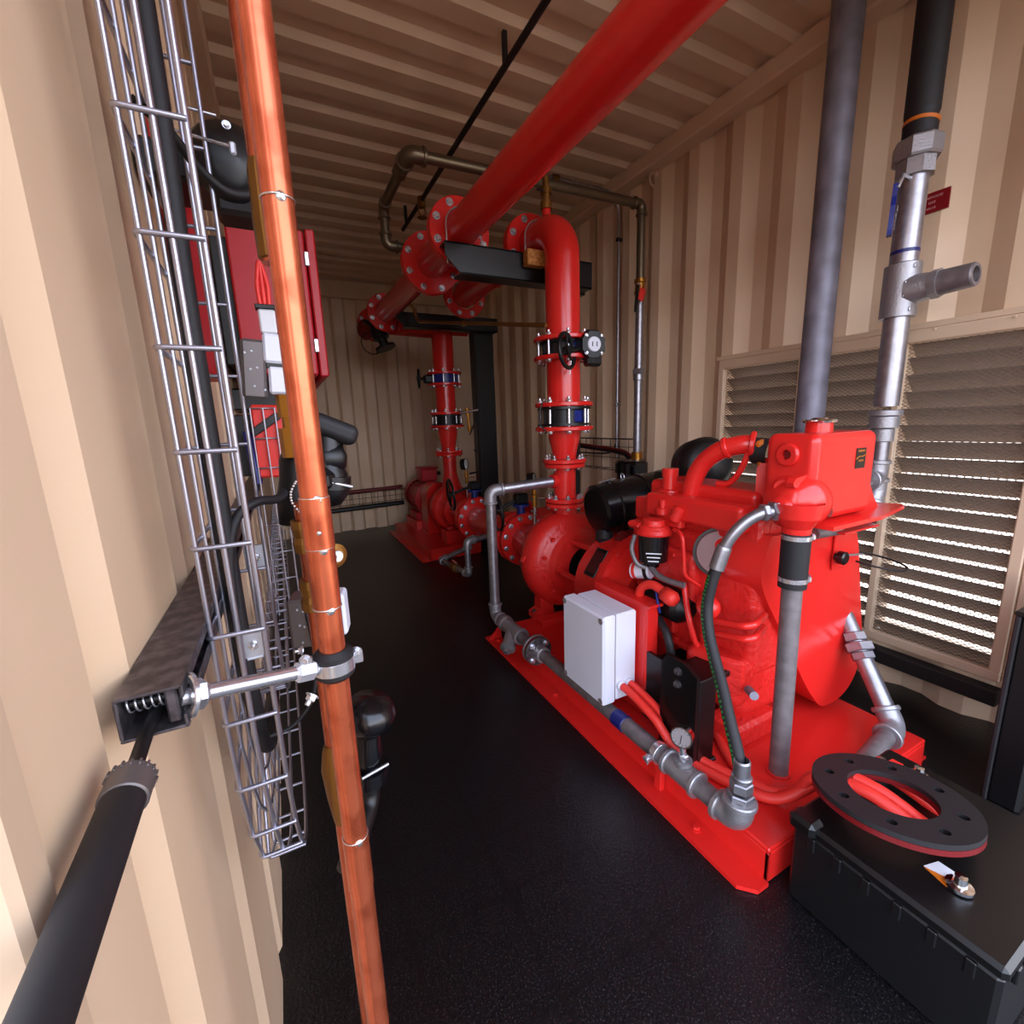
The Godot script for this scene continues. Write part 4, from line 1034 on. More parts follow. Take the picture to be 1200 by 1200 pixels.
	P("body", MB.new().lathe(V(X, 2.25, -2.20), up, [Vector2(0, 0.0), Vector2(0, 0.03), Vector2(0.035, 0.03), Vector2(0.035, 0.022), Vector2(0.07, 0.022), Vector2(0.07, 0.03), Vector2(0.10, 0.03), Vector2(0.10, 0.018), Vector2(0.15, 0.018), Vector2(0.16, 0.0)], 14), M.bronze, t)
	P("lever", MB.new().box(V(X - 0.03, 2.33, -2.19), V(0.06, 0.012, 0.012), 0.003), M.black, t)

	# rear part of the near branch
	t = T("branch_main", "dark red flanged main behind the riser bend running to the back pump", "pipe")
	P("barrel", MB.new().tube([V(X, 2.13, -2.375), V(X, 2.13, -3.40)], 0.0875, 28), M.red, t)
	flange(t, V(X, 2.13, -2.372), V(0, 0, -1), 0.160, 0.10, 0.024, M.red, 8, 0.014, -1)
	flange(t, V(X, 2.13, -3.37), V(0, 0, -1), 0.165, 0.10, 0.024, M.red, 8, 0.014, 2)

	# header main overhead
	var A := V(0.92, 2.115, 0)
	t = T("header_main", "large red overhead main pipe coming forward under the ceiling towards the camera", "pipe")
	P("barrel", MB.new().tube([A + V(0, 0, 0.42), A + V(0, 0, -2.30)], 0.081, 32), M.red, t)
	flange(t, A + V(0, 0, -2.28), V(0, 0, -1), 0.158, 0.08, 0.024, M.red, 8, 0.014, -1)
	t = T("header_tee", "red flanged header tee with dark body just behind the black support beam", "pipe tee")
	P("barrel", MB.new().tube([A + V(0, 0, -2.31), A + V(0, 0, -2.78)], 0.086, 28), M.red, t)
	flange(t, A + V(0, 0, -2.306), V(0, 0, -1), 0.158, 0.08, 0.024, M.red, 8, 0.014, 0)
	flange(t, A + V(0, 0, -2.76), V(0, 0, -1), 0.172, 0.08, 0.024, M.red, 8, 0.014, -1)
	P("branch", MB.new().tube([A + V(0.03, 0, -2.55), A + V(0.24, 0.02, -2.55)], 0.07, 22), M.red, t)
	t = T("rear_main", "dark red rear header pipe running to the blind flange by the back wall", "pipe")
	P("barrel", MB.new().tube([A + V(0, 0, -2.79), A + V(0, 0, -4.50)], 0.081, 28), M.red, t)
	flange(t, A + V(0, 0, -2.786), V(0, 0, -1), 0.172, 0.08, 0.024, M.red, 8, 0.014, 0)
	flange(t, A + V(0, 0, -4.02), V(0, 0, -1), 0.152, 0.08, 0.03, M.red, 8, 0.014, -1)
	flange(t, A + V(0, 0, -4.50), V(0, 0, -1), 0.152, 0.0, 0.03, M.red, 8, 0.014, -1)
	P("branch", MB.new().tube([A + V(0.0, -0.06, -4.22), V(1.40, 2.04, -4.22)], 0.075, 22), M.red, t)
	P("test_plug", MB.new().lathe(A + V(-0.10, -0.09, -4.30), V(-1, -0.3, 0.8), [Vector2(0, 0.0), Vector2(0, 0.085), Vector2(0.05, 0.085), Vector2(0.06, 0.07), Vector2(0.06, 0.0)], 26), M.darkred, t, "dark red hose coupling cap")
	P("plug_handle", MB.new().box(A + V(-0.10, -0.08, -4.17), V(0.14, 0.03, 0.03), 0.008, Basis(V(0, 0, 1), -0.6)), M.black, t)
	P("retaining_cable", MB.new().torus(A + V(-0.10, -0.22, -4.22), V(0.2, 0.2, 1), 0.09, 0.005, 28, 6), M.darkbrown, t)
	P("hose_valve", MB.new().lathe(A + V(-0.02, -0.16, -4.20), V(0.3, -1, 0.2), [Vector2(-0.08, 0.0), Vector2(-0.08, 0.07), Vector2(0.02, 0.07), Vector2(0.02, 0.04), Vector2(0.09, 0.04), Vector2(0.09, 0.09), Vector2(0.11, 0.09), Vector2(0.11, 0.0)], 20), M.black, t)

	# U bolts, wooden packer
	for c in [[A + V(0, 0, -2.235), 0.09, "thin steel U bolt strapping the overhead header to the black beam"], [V(X, 2.13, -2.262), 0.095, "thin steel U bolt holding the riser bend on the wooden packer"]]:
		t = T("u_bolt", c[2], "U bolt")
		var cc: Vector3 = c[0]; var rr: float = c[1]
		var pts := [cc + V(-rr, -0.17, 0)]
		for k in 13:
			var a := PI - PI * k / 12.0
			pts.append(cc + V(cos(a) * rr, sin(a) * rr, 0))
		pts.append(cc + V(rr, -0.17, 0))
		P("rod", MB.new().tube(pts, 0.005, 8), M.zinc, t)
		for s in [-1, 1]: bolt(t, cc + V(rr * s, -0.105, 0), V(0, 1, 0), 0.011, M.zinc, "bolt", "nut")
	t = tag(P("wooden_packer", MB.new().box(V(1.275, 1.996, -2.168), V(0.11, 0.075, 0.05), 0.004), M.wood, self), "orange-brown wooden packing block wedged between black beam and riser bend", "block")

	# black steel supports
	t = T("pipe_support", "black steel post and channel beam holding the near riser and header", "pipe support")
	beam(t, 0.805, 1.66, 1.895, 2.032, -2.20, -2.30)
	P("post", MB.new().box(V(1.625, 1.0, -2.40), V(0.11, 2.0, 0.11), 0.006), M.bracket, t)
	P("foot_plate", MB.new().box(V(1.625, 0.008, -2.40), V(0.2, 0.016, 0.2), 0.003), M.bracket, t)
	P("knee", MB.new().box(V(1.625, 1.94, -2.33), V(0.10, 0.11, 0.10), 0.004), M.bracket, t)
	t = T("pipe_support", "black steel post and channel beam holding the far riser near the back wall", "pipe support")
	beam(t, 0.93, 1.80, 1.95, 2.06, -3.72, -3.82)
	P("post", MB.new().box(V(1.70, 1.03, -3.86), V(0.19, 2.06, 0.10), 0.006), M.bracket, t)
	P("foot_plate", MB.new().box(V(1.70, 0.008, -3.86), V(0.28, 0.016, 0.2), 0.003), M.bracket, t)

	# small bore copper line along the far beam
	t = T("sensing_line", "thin copper sensing pipe crossing from the riser to the rear header", "pipe")
	pipe(t, "pipe", [V(1.27, 1.655, -2.06), V(1.045, 1.955, -3.55), V(1.02, 2.06, -3.55), V(0.98, 2.08, -3.55)], 0.011, M.bronze, 0.05, 12)
	coupling(t, "fitting", V(1.15, 1.815, -2.87), V(-0.22, 0.3, -1.49), 0.018, 0.03, M.bronze)

func beam(t: Node3D, x0: float, x1: float, y0: float, y1: float, zf: float, zb: float) -> void:
	var h := y1 - y0
	P("beam", MB.new().prism(PackedVector2Array([Vector2(x0, y1), Vector2(x0, y1 - h * 0.45), Vector2(x0 + h * 0.55, y0), Vector2(x1, y0), Vector2(x1, y1)]), 0.008, Transform3D(Basis.IDENTITY, V(0, 0, zf - 0.008))), M.bracket, t)
	P("beam_flange", MB.new().box(V((x0 + x1) * 0.5, y1 - 0.004, (zf + zb) * 0.5), V(x1 - x0, 0.008, absf(zf - zb)), 0.001), M.bracket, t)
	P("beam_flange", MB.new().box(V((x0 + h * 0.55 + x1) * 0.5, y0 + 0.004, (zf + zb) * 0.5), V(x1 - x0 - h * 0.55, 0.008, absf(zf - zb)), 0.001), M.bracket, t)

func suction() -> void:
	var X := 1.37; var Y := 0.42
	var zd := V(0, 0, -1)
	var defs := [[-2.556, "near red suction valve", "blue-necked butterfly valve between the bolted suction flanges of the near pump"], [-3.36, "far", "blue-necked butterfly valve at the suction flanges of the far pump"]]
	for d in defs:
		var z: float = d[0]
		var t := T("suction_valve", d[2], "valve")
		ring(t, "body", V(X, Y, z), zd, 0.10, 0.135, 0.052, M.blue, 30)
		P("neck", MB.new().lathe(V(X, Y + 0.12, z - 0.026), V(0, 1, 0), [Vector2(0, 0.03), Vector2(0.10, 0.024), Vector2(0.10, 0.055), Vector2(0.115, 0.055), Vector2(0.115, 0.0)], 16), M.blue, t, "blue valve neck")
		for p in around(V(X, Y, z + 0.01), zd, 0.149, 12):
			P("stud", MB.new().tube([p, p + zd * 0.07], 0.007, 6), M.zinc, t)
		P("gearbox", MB.new().box(V(X, Y + 0.27, z - 0.026), V(0.09, 0.07, 0.07), 0.012), M.black, t)
		P("shaft", MB.new().tube([V(X, Y + 0.27, z - 0.03), V(X - 0.17, Y + 0.20, z - (0.05 if z > -3 else 0.12))], 0.011, 8), M.black, t)
		wheel(t, "handwheel", V(X - 0.17, Y + 0.20, z - (0.05 if z > -3 else 0.12)), V(1, 0.1, 0.12), 0.125, 0.010, M.black, 3)
	var t2 := T("suction_tee", "red suction tee pipe joining the two pumps low behind the bent galvanised pipe", "pipe tee")
	P("barrel", MB.new().tube([V(X, Y, -2.61), V(X, Y, -3.36)], 0.105, 30), M.red, t2)
	flange(t2, V(X, Y, -2.610), zd, 0.175, 0.10, 0.024, M.red, 12, 0.013, 1)
	flange(t2, V(X, Y, -3.332), zd, 0.175, 0.10, 0.024, M.red, 12, 0.013, -1)
	P("branch", MB.new().tube([V(X + 0.05, Y, -2.98), V(2.16, Y, -2.98)], 0.105, 26), M.red, t2)
	flange(t2, V(1.62, Y, -2.98), V(1, 0, 0), 0.175, 0.10, 0.024, M.red, 12, 0.013, 2)
	P("weld_bead", MB.new().torus(V(X, Y, -3.24), zd, 0.105, 0.003, 26, 6), M.red, t2)
	# gauges on stems
	for d in [[V(X, 0.50, -2.40), "black pressure gauge on a brass cock above the near suction nozzle"], [V(1.40, 0.52, -3.62), "black pressure gauge on a brass cock above the far suction valve"]]:
		var b: Vector3 = d[0]
		var g := T("suction_gauge", d[1], "gauge")
		P("stem", MB.new().tube([b, b + V(0, 0.17, 0)], 0.009, 10), M.zinc, g)
		P("cock", MB.new().lathe(b + V(0, 0.16, 0), V(0, 1, 0), [Vector2(0, 0.016), Vector2(0.05, 0.016), Vector2(0.055, 0.022), Vector2(0.075, 0.022), Vector2(0.08, 0.014), Vector2(0.11, 0.014), Vector2(0.11, 0.0)], 12), M.brass, g)
		P("cock_lever", MB.new().box(b + V(0.02, 0.215, 0.02), V(0.09, 0.006, 0.012), 0.002), M.zinc, g)
		gauge(g, b + V(0, 0.325, 0), V(0.55, 0.05, 0.5), 0.05)

func electric_set() -> void:
	var X := 1.38; var Y := 0.42
	var t := T("far_pump_base", "small red steel base frame of the electric pump by the back wall", "base frame")
	P("deck", MB.new().box(V(1.31, 0.10, -4.40), V(0.50, 0.014, 1.32), 0.003), M.red, t)
	P("side_web", MB.new().box(V(1.066, 0.05, -4.40), V(0.012, 0.09, 1.32), 0.002), M.red, t)
	P("side_web", MB.new().box(V(1.554, 0.05, -4.40), V(0.012, 0.09, 1.32), 0.002), M.red, t)
	P("end_plate", MB.new().box(V(1.31, 0.05, -3.746), V(0.50, 0.09, 0.012), 0.002), M.red, t)
	P("floor_flange", MB.new().box(V(1.03, 0.007, -4.42), V(0.07, 0.012, 1.36), 0.002), M.red, t)
	P("motor_rail", MB.new().box(V(1.22, 0.15, -4.80), V(0.07, 0.09, 0.42), 0.004), M.red, t)
	P("motor_rail", MB.new().box(V(1.50, 0.15, -4.80), V(0.07, 0.09, 0.42), 0.004), M.red, t)
	P("pump_block", MB.new().box(V(1.37, 0.165, -3.92), V(0.22, 0.12, 0.16), 0.004), M.red, t)
	t = T("electric_motor", "red finned electric motor with terminal box on top by the back wall", "motor")
	P("frame", MB.new().tube([V(X, Y, -4.66), V(X, Y, -5.02)], 0.155, 32), M.redcab, t)
	for k in 22:
		var a := TAU * k / 22.0
		P("cooling_fin", MB.new().box(V(X + cos(a) * 0.162, Y + sin(a) * 0.162, -4.84), V(0.028, 0.006, 0.32), 0.001, Basis(V(0, 0, 1), a)), M.redcab, t)
	P("fan_cover", MB.new().lathe(V(X, Y, -5.02), V(0, 0, -1), [Vector2(0, 0.172), Vector2(0.08, 0.172), Vector2(0.12, 0.14), Vector2(0.12, 0.0)], 30), M.redcab, t)
	P("end_shield", MB.new().lathe(V(X, Y, -4.66), V(0, 0, 1), [Vector2(-0.02, 0.172), Vector2(0.02, 0.172), Vector2(0.05, 0.11), Vector2(0.05, 0.0)], 30), M.redcab, t)
	var tb := P("terminal_box", MB.new().box(V(X, Y + 0.245, -4.74), V(0.17, 0.13, 0.19), 0.01), M.redcab, t)
	P("box_lid", MB.new().box(V(X, Y + 0.318, -4.74), V(0.19, 0.016, 0.21), 0.004), M.redcab, tb)
	P("cable_gland", MB.new().lathe(V(X + 0.09, Y + 0.25, -4.72), V(1, 0, 0), [Vector2(0, 0.022), Vector2(0.05, 0.022), Vector2(0.05, 0)], 12), M.black, tb)
	for s in [-1, 1]: P("foot", MB.new().box(V(X + s * 0.13, 0.23, -4.82), V(0.07, 0.08, 0.28), 0.006), M.redcab, t)
	t = T("coupling_guard", "orange-red arched guard over the coupling between far motor and pump", "guard")
	var arc := PackedVector2Array()
	for k in 15:
		var a := PI * k / 14.0
		arc.append(Vector2(X + cos(a) * 0.135, Y + 0.06 + sin(a) * 0.135))
	arc.append(Vector2(X - 0.135, 0.108)); arc.append(Vector2(X + 0.135, 0.108))
	P("arch", MB.new().prism(arc, 0.22, Transform3D(Basis.IDENTITY, V(0, 0, -4.56)), true), M.red, t)
	P("flange_rim", MB.new().prism(PackedVector2Array([Vector2(X - 0.15, 0.108), Vector2(X + 0.15, 0.108), Vector2(X + 0.15, 0.125), Vector2(X - 0.15, 0.125)]), 0.24, Transform3D(Basis.IDENTITY, V(0, 0, -4.57))), M.red, t)
	t = T("electric_fire_pump", "smaller red volute pump in front of the electric motor by the back wall", "pump")
	var b := MB.new()
	b.lathe(V(X, Y, -3.98), V(0, 0, 1), [Vector2(-0.20, 0.0), Vector2(-0.20, 0.10), Vector2(-0.09, 0.11), Vector2(-0.075, 0.18), Vector2(-0.05, 0.205), Vector2(0.0, 0.215), Vector2(0.05, 0.205), Vector2(0.075, 0.18), Vector2(0.09, 0.12), Vector2(0.20, 0.105)], 36, true)
	P("volute", b, M.redcast, t)
	P("bearing_bracket", MB.new().lathe(V(X, Y, -4.18), V(0, 0, -1), [Vector2(0, 0.13), Vector2(0.05, 0.10), Vector2(0.15, 0.075), Vector2(0.15, 0.0)], 24), M.redcast, t)
	P("discharge_neck", MB.new().tube([V(X + 0.02, Y + 0.12, -3.98), V(X, Y + 0.26, -3.98), V(X, Y + 0.33, -3.98), V(X, 0.92, -3.98)], [0.10, 0.075, 0.062, 0.062], 22), M.redcast, t)
	flange(t, V(X, 0.905, -3.98), V(0, 1, 0), 0.125, 0.06, 0.02, M.red, 8, 0.011, -1)
	flange(t, V(X, Y, -3.80), V(0, 0, 1), 0.15, 0.09, 0.024, M.red, 8, 0.012, -1)
	P("foot", MB.new().box(V(X - 0.005, 0.235, -3.96), V(0.16, 0.05, 0.14), 0.006), M.redcast, t)
	bolt(t, V(X - 0.06, 0.26, -3.93), V(0, 1, 0), 0.011, M.steel)
	P("suction_spool", MB.new().tube([V(X, Y, -3.78), V(X, Y, -3.42)], 0.10, 26), M.red, t)
	flange(t, V(X, Y, -3.415), V(0, 0, -1), 0.175, 0.10, 0.024, M.red, 12, 0.013, 1)

	# far riser
	var Z := -3.98
	var up := V(0, 1, 0)
	t = T("far_reducer", "red conical reducer on the far pump outlet below the black check valve", "reducer")
	P("cone", MB.new().lathe(V(X, 0.95, Z), up, [Vector2(0, 0.064), Vector2(0.05, 0.068), Vector2(0.12, 0.082), Vector2(0.20, 0.09), Vector2(0.22, 0.09)], 28, true), M.red, t)
	flange(t, V(X, 0.928, Z), up, 0.125, 0.06, 0.022, M.red, 8, 0.012, 1, "stud")
	flange(t, V(X, 1.155, Z), up, 0.152, 0.08, 0.022, M.red, 8, 0.013, -1)
	t = T("far_check_valve", "black wafer check valve clamped in the far riser", "valve")
	P("body", MB.new().lathe(V(X, 1.178, Z), up, [Vector2(0, 0.08), Vector2(0, 0.138), Vector2(0.012, 0.138), Vector2(0.012, 0.115), Vector2(0.078, 0.115), Vector2(0.078, 0.138), Vector2(0.09, 0.138), Vector2(0.09, 0.08)], 28), M.black, t)
	for p in around(V(X, 1.155, Z), up, 0.127, 8): P("stud", MB.new().tube([p, p + V(0, 0.135, 0)], 0.007, 6), M.zinc, t)
	t = T("riser_pipe", "red flanged riser length between the valves of the far pump", "pipe")
	P("barrel", MB.new().tube([V(X, 1.28, Z), V(X, 1.535, Z)], 0.088, 26), M.red, t)
	flange(t, V(X, 1.27, Z), up, 0.152, 0.08, 0.022, M.red, 8, 0.013, 1, "stud")
	flange(t, V(X, 1.52, Z), up, 0.152, 0.08, 0.022, M.red, 8, 0.013, -1)
	t = T("far_butterfly_valve", "blue butterfly valve with small black handwheel in the far riser", "valve")
	P("body", MB.new().lathe(V(X, 1.543, Z), up, [Vector2(0, 0.08), Vector2(0, 0.118), Vector2(0.07, 0.118), Vector2(0.07, 0.08)], 28), M.blue, t)
	for p in around(V(X, 1.52, Z), up, 0.127, 8): P("stud", MB.new().tube([p, p + V(0, 0.115, 0)], 0.007, 6), M.zinc, t)
	P("shaft", MB.new().tube([V(X - 0.10, 1.578, Z), V(X - 0.235, 1.58, Z + 0.02)], 0.012, 8), M.black, t)
	P("gearbox", MB.new().box(V(X - 0.15, 1.578, Z), V(0.08, 0.07, 0.07), 0.012), M.black, t)
	wheel(t, "handwheel", V(X - 0.24, 1.58, Z + 0.02), V(1, 0, 0.25), 0.075, 0.010, M.black, 3)
	t = T("upper_riser_pipe", "dark red upper riser of the far pump rising to the rear header", "pipe")
	P("barrel", MB.new().tube([V(X, 1.62, Z), V(X, 2.05, Z)], 0.092, 26), M.red, t)
	flange(t, V(X, 1.615, Z), up, 0.152, 0.08, 0.022, M.red, 8, 0.013, 1, "stud")
	P("crosspiece", MB.new().tube([V(1.0, 2.03, Z - 0.02), V(1.62, 2.03, Z - 0.02)], 0.075, 24), M.red, t)
	# little sensing line on the right of the far riser
	t = T("far_sensing_line", "thin dark sensing pipe with brass cocks between the far riser and black post", "pipe")
	pipe(t, "pipe", [V(1.60, 1.90, -3.74), V(1.60, 0.76, -3.74), V(1.50, 0.74, -3.80)], 0.009, M.darkbrown, 0.04, 10)
	P("cock", MB.new().lathe(V(1.52, 1.26, -3.82), V(0.1, -1, 0), [Vector2(-0.06, 0.0), Vector2(-0.06, 0.02), Vector2(0, 0.02), Vector2(0, 0.012), Vector2(0.10, 0.012), Vector2(0.10, 0.02), Vector2(0.15, 0.018), Vector2(0.15, 0.0)], 12), M.brass, t)
	P("cock_lever", MB.new().box(V(1.55, 1.14, -3.80), V(0.012, 0.12, 0.012), 0.002, Basis(V(0, 0, 1), -0.5)), M.black, t)
	P("stub", MB.new().tube([V(1.46, 1.28, -3.84), V(1.60, 1.30, -3.76)], 0.012, 8), M.zinc, t)
	P("tap", MB.new().box(V(1.56, 0.95, -3.74), V(0.06, 0.014, 0.014), 0.003), M.black, t)

# ------------------------------------------------------------ right wall
func right_wall_things() -> void:
	var t := T("fill_pipe", "slim pipe dropping down the right wall from an overhead cross pipe", "pipe")
	var X := 2.13; var Z := -2.33
	var p1 := V(X, 2.45, Z); var p2 := V(0.70, 2.43, Z); var p3 := V(0.70, 2.43, -2.90); var p4 := V(0.70, 2.225, -2.90); var p5 := V(0.90, 2.225, -2.90)
	var r := 0.0255
	pipe(t, "pipe", [V(X, 0.60, Z), V(X, 1.94, Z)], r, M.galv)
	pipe(t, "pipe", [V(X, 2.03, Z), p1 + V(0, -0.05, 0)], r, M.galvwarmlit)
	elbow(t, V(X, 0, Z), p1, p2, r * 0.95, M.galvwarmlit)
	pipe(t, "pipe", [p1 + V(-0.05, 0, 0), p2 + V(0.05, 0, 0)], r, M.galvwarmlit)
	elbow(t, p1, p2, p3, r * 1.2, M.galvwarmlit)
	pipe(t, "pipe", [p2 + V(0, 0, -0.06), p3 + V(0, 0, 0.05)], r, M.galvwarmlit)
	coupling(t, "union", (p2 + p3) * 0.5 + V(0, 0, 0.13), V(0, 0, 1), r * 1.55, 0.06, M.galvwarmlit, true)
	elbow(t, p2, p3, p4, r, M.galvwarmlit)
	pipe(t, "pipe", [p3 + V(0, -0.05, 0), p4 + V(0, 0.05, 0)], r, M.galvwarmlit)
	elbow(t, p3, p4, p5, r, M.galvwarmlit)
	pipe(t, "pipe", [p4 + V(0.05, 0, 0), p5, V(0.91, 2.17, -2.90)], r, M.galvwarmlit, 0.03)
	coupling(t, "union", V(X, 1.475, Z), V(0, 1, 0), r * 1.5, 0.035, M.galv, true)
	coupling(t, "union", V(X, 1.44, Z), V(0, 1, 0), r * 1.3, 0.04, M.galv)
	coupling(t, "brass_joint", V(X, 0.90, Z), V(0, 1, 0), 0.036, 0.115, M.brass)
	P("joint_bulge", MB.new().lathe(V(X, 0.85, Z), V(0, 1, 0), [Vector2(0, 0.028), Vector2(0.03, 0.036), Vector2(0.07, 0.036), Vector2(0.10, 0.028)], 18, true), M.brass, t)
	t = T("ball_valve", "brass ball valve with dark lever and red tag on the right wall pipe", "valve")
	P("body", MB.new().lathe(V(X, 1.94, Z), V(0, 1, 0), [Vector2(0, 0.0255), Vector2(0, 0.036), Vector2(0.02, 0.036), Vector2(0.025, 0.03), Vector2(0.065, 0.03), Vector2(0.07, 0.036), Vector2(0.09, 0.036), Vector2(0.09, 0.0255)], 18), M.brass, t)
	P("spindle", MB.new().tube([V(X - 0.02, 1.985, Z + 0.02), V(X - 0.055, 1.985, Z + 0.045)], 0.010, 10), M.zinc, t)
	P("lever", MB.new().box(V(X - 0.072, 1.90, Z + 0.05), V(0.02, 0.16, 0.012), 0.004, Basis(V(0, 0, 1), -0.12)), M.blackgloss, t)
	P("tag", MB.new().box(V(X - 0.035, 1.925, Z + 0.055), V(0.045, 0.075, 0.004), 0.001, Basis(V(0, 0, 1), -0.3)), M.redcable, t, "red plastic tag")
	# conduit
	t = T("conduit", "thin steel conduit running down the right wall from the ceiling", "conduit")
	pipe(t, "tube", [V(1.62, 2.64, -2.62), V(2.20, 2.64, -2.62), V(2.20, 0.90, -2.62)], 0.0105, M.galv, 0.13, 12)
	for y in [2.36, 1.28]:
		P("saddle", MB.new().box(V(2.20, y, -2.615), V(0.045, 0.022, 0.025), 0.004), M.darkbrown if y > 2 else M.galv, t)
	P("ceiling_clip", MB.new().lathe(V(1.70, 2.635, -2.62), V(1, 0, 0), [Vector2(-0.02, 0.0), Vector2(-0.02, 0.024), Vector2(0.02, 0.024), Vector2(0.02, 0.0)], 12), M.bronze, t)
	# sprinkler branch under ceiling
	t = T("sprinkler_pipe", "dark thin sprinkler pipe running along under the ceiling", "pipe")
	pipe(t, "pipe", [V(1.0, 2.60, 0.35), V(1.0, 2.60, -3.12), V(1.0, 2.60, -3.6)], 0.0135, M.darkbrown)
	for z in [-0.6, -1.9, -3.5]: P("hanger", MB.new().box(V(1.0, 2.655, z), V(0.02, 0.13, 0.02), 0.003), M.darkbrown, t)
	t = T("sprinkler", "small bronze sprinkler head hanging from the dark ceiling pipe", "sprinkler")
	P("socket", MB.new().lathe(V(1.0, 2.56, -3.12), V(0, 1, 0), [Vector2(0, 0.0), Vector2(0, 0.025), Vector2(0.06, 0.025), Vector2(0.06, 0.0)], 16), M.bronze, t)
	for s in [-1, 1]: P("frame_arm", MB.new().tube([V(1.0 + s * 0.018, 2.56, -3.12), V(1.0 + s * 0.024, 2.53, -3.12), V(1.0, 2.505, -3.12)], 0.005, 6), M.bronze, t)
	P("deflector", MB.new().lathe(V(1.0, 2.498, -3.12), V(0, 1, 0), [Vector2(0, 0.0), Vector2(0, 0.03), Vector2(0.004, 0.03), Vector2(0.004, 0.0)], 18), M.bronze, t)

	# exhaust pipe
	t = T("exhaust_pipe", "thick grey exhaust pipe rising through the roof before the right wall", "exhaust pipe")
	P("pipe", MB.new().tube([V(2.03, 0.95, -1.17), V(2.03, 2.80, -1.165)], 0.054, 32), M.exhaust, t)
	P("pipe", MB.new().tube(fillet([V(2.03, 0.96, -1.17), V(2.03, 0.86, -1.17), V(1.56, 0.82, -1.17)], 0.09, 8), 0.052, 24), M.exhaust, t)

	# test line
	t = T("test_pipe", "bright galvanised test pipe with threaded fittings in front of the louvre", "pipe")
	var tx := 2.035; var tz := -0.90
	pipe(t, "pipe", [V(tx, 1.19, tz), V(tx, 1.53, tz)], 0.039, M.galv, 0.0, 24)
	P("pipe", MB.new().tube([V(tx, 1.68, tz), V(tx, 1.955, tz)], 0.041, 24), M.galv, t)
	ring(t, "blue_mark", V(tx, 1.71, tz), V(0, 1, 0), 0.035, 0.0414, 0.012, M.bluetape, 24, 0.0005)
	P("union_lower", MB.new().lathe(V(tx, 1.95, tz), V(0, 1, 0), [Vector2(0, 0.04), Vector2(0, 0.056), Vector2(0.052, 0.056), Vector2(0.055, 0.04)], 8, false, true), M.fitting, t)
	P("union_nut", MB.new().lathe(V(tx, 2.0, tz), V(0, 1, 0), [Vector2(0, 0.04), Vector2(0, 0.064), Vector2(0.007, 0.068), Vector2(0.055, 0.068), Vector2(0.062, 0.063), Vector2(0.062, 0.04)], 8, false, true, 0.2), M.fitting, t)
	P("hose_tail", MB.new().lathe(V(tx, 2.06, tz), V(0, 1, 0), [Vector2(0, 0.04), Vector2(0.01, 0.047), Vector2(0.05, 0.048), Vector2(0.06, 0.043), Vector2(0.08, 0.048), Vector2(0.66, 0.048)], 24), M.rubber, t, "black rubber hose")
	ring(t, "orange_band", V(tx, 2.105, tz), V(0.12, 1, 0.1), 0.04, 0.0495, 0.012, M.orange, 24, 0.001)
	# tee with the nipple
	P("tee", MB.new().lathe(V(tx, 1.50, tz), V(0, 1, 0), [Vector2(0, 0.038), Vector2(0, 0.053), Vector2(0.175, 0.053), Vector2(0.175, 0.04)], 28), M.fitting, t)
	var nd := V(-0.02, 0.03, 1.0).normalized()
	var nc := V(tx, 1.585, tz)
	P("tee_branch", MB.new().lathe(nc + nd * 0.03, nd, [Vector2(0, 0.052), Vector2(0.06, 0.042), Vector2(0.06, 0.0)], 24), M.fitting, t)
	P("hex", MB.new().lathe(nc + nd * 0.09, nd, [Vector2(0, 0.03), Vector2(0, 0.047), Vector2(0.024, 0.047), Vector2(0.024, 0.03)], 8, false, true), M.fitting, t)
	P("nipple", MB.new().lathe(nc + nd * 0.112, nd, [Vector2(0, 0.040), Vector2(0.085, 0.037), Vector2(0.09, 0.034), Vector2(0.09, 0.024), Vector2(0.04, 0.022), Vector2(0.04, 0.0)], 26), M.galvdull, t)
	for s in [-1, 1]:
		P("cast_mark", MB.new().box(V(tx - 0.025, 1.59 + s * 0.07, tz + 0.045), V(0.012, 0.016, 0.008), 0.003), M.fitting, t)
	P("cast_arrow", MB.new().box(V(tx - 0.044, 1.585, tz + 0.030), V(0.008, 0.05, 0.006), 0.002), M.fitting, t)
	P("cast_arrow", MB.new().box(V(tx - 0.042, 1.608, tz + 0.033), V(0.018, 0.010, 0.006), 0.002), M.fitting, t)
	# reducers below
	ring(t, "socket", V(tx, 1.155, tz), V(0, 1, 0), 0.03, 0.053, 0.022, M.fitting, 28)
	ring(t, "socket", V(tx, 1.11, tz), V(0, 1, 0), 0.03, 0.046, 0.045, M.fitting, 28)
	ring(t, "socket", V(tx, 1.06, tz), V(0, 1, 0), 0.02, 0.036, 0.05, M.fitting, 24)
	pipe(t, "pipe", [V(tx, 1.07, tz), V(tx, 0.98, tz)], 0.026, M.galv)
	var ly := V(tx - 0.01, 0.92, tz)
	elbow(t, V(tx, 1.2, tz), ly, V(1.6, 0.92, -0.86), 0.029, M.fitting, 0.07)
	pipe(t, "pipe", [ly + V(-0.04, 0.0, 0.005), V(1.72, 0.93, -0.86)], 0.026, M.galv)
	elbow(t, V(tx, 0.95, tz), V(tx, 0.87, tz), V(1.98, 0.74, tz), 0.028, M.fitting, 0.05)
	# paper gasket flap
	# blue lever
	t = T("blue_lever", "blue plastic valve lever hanging beside the upper test pipe", "lever")
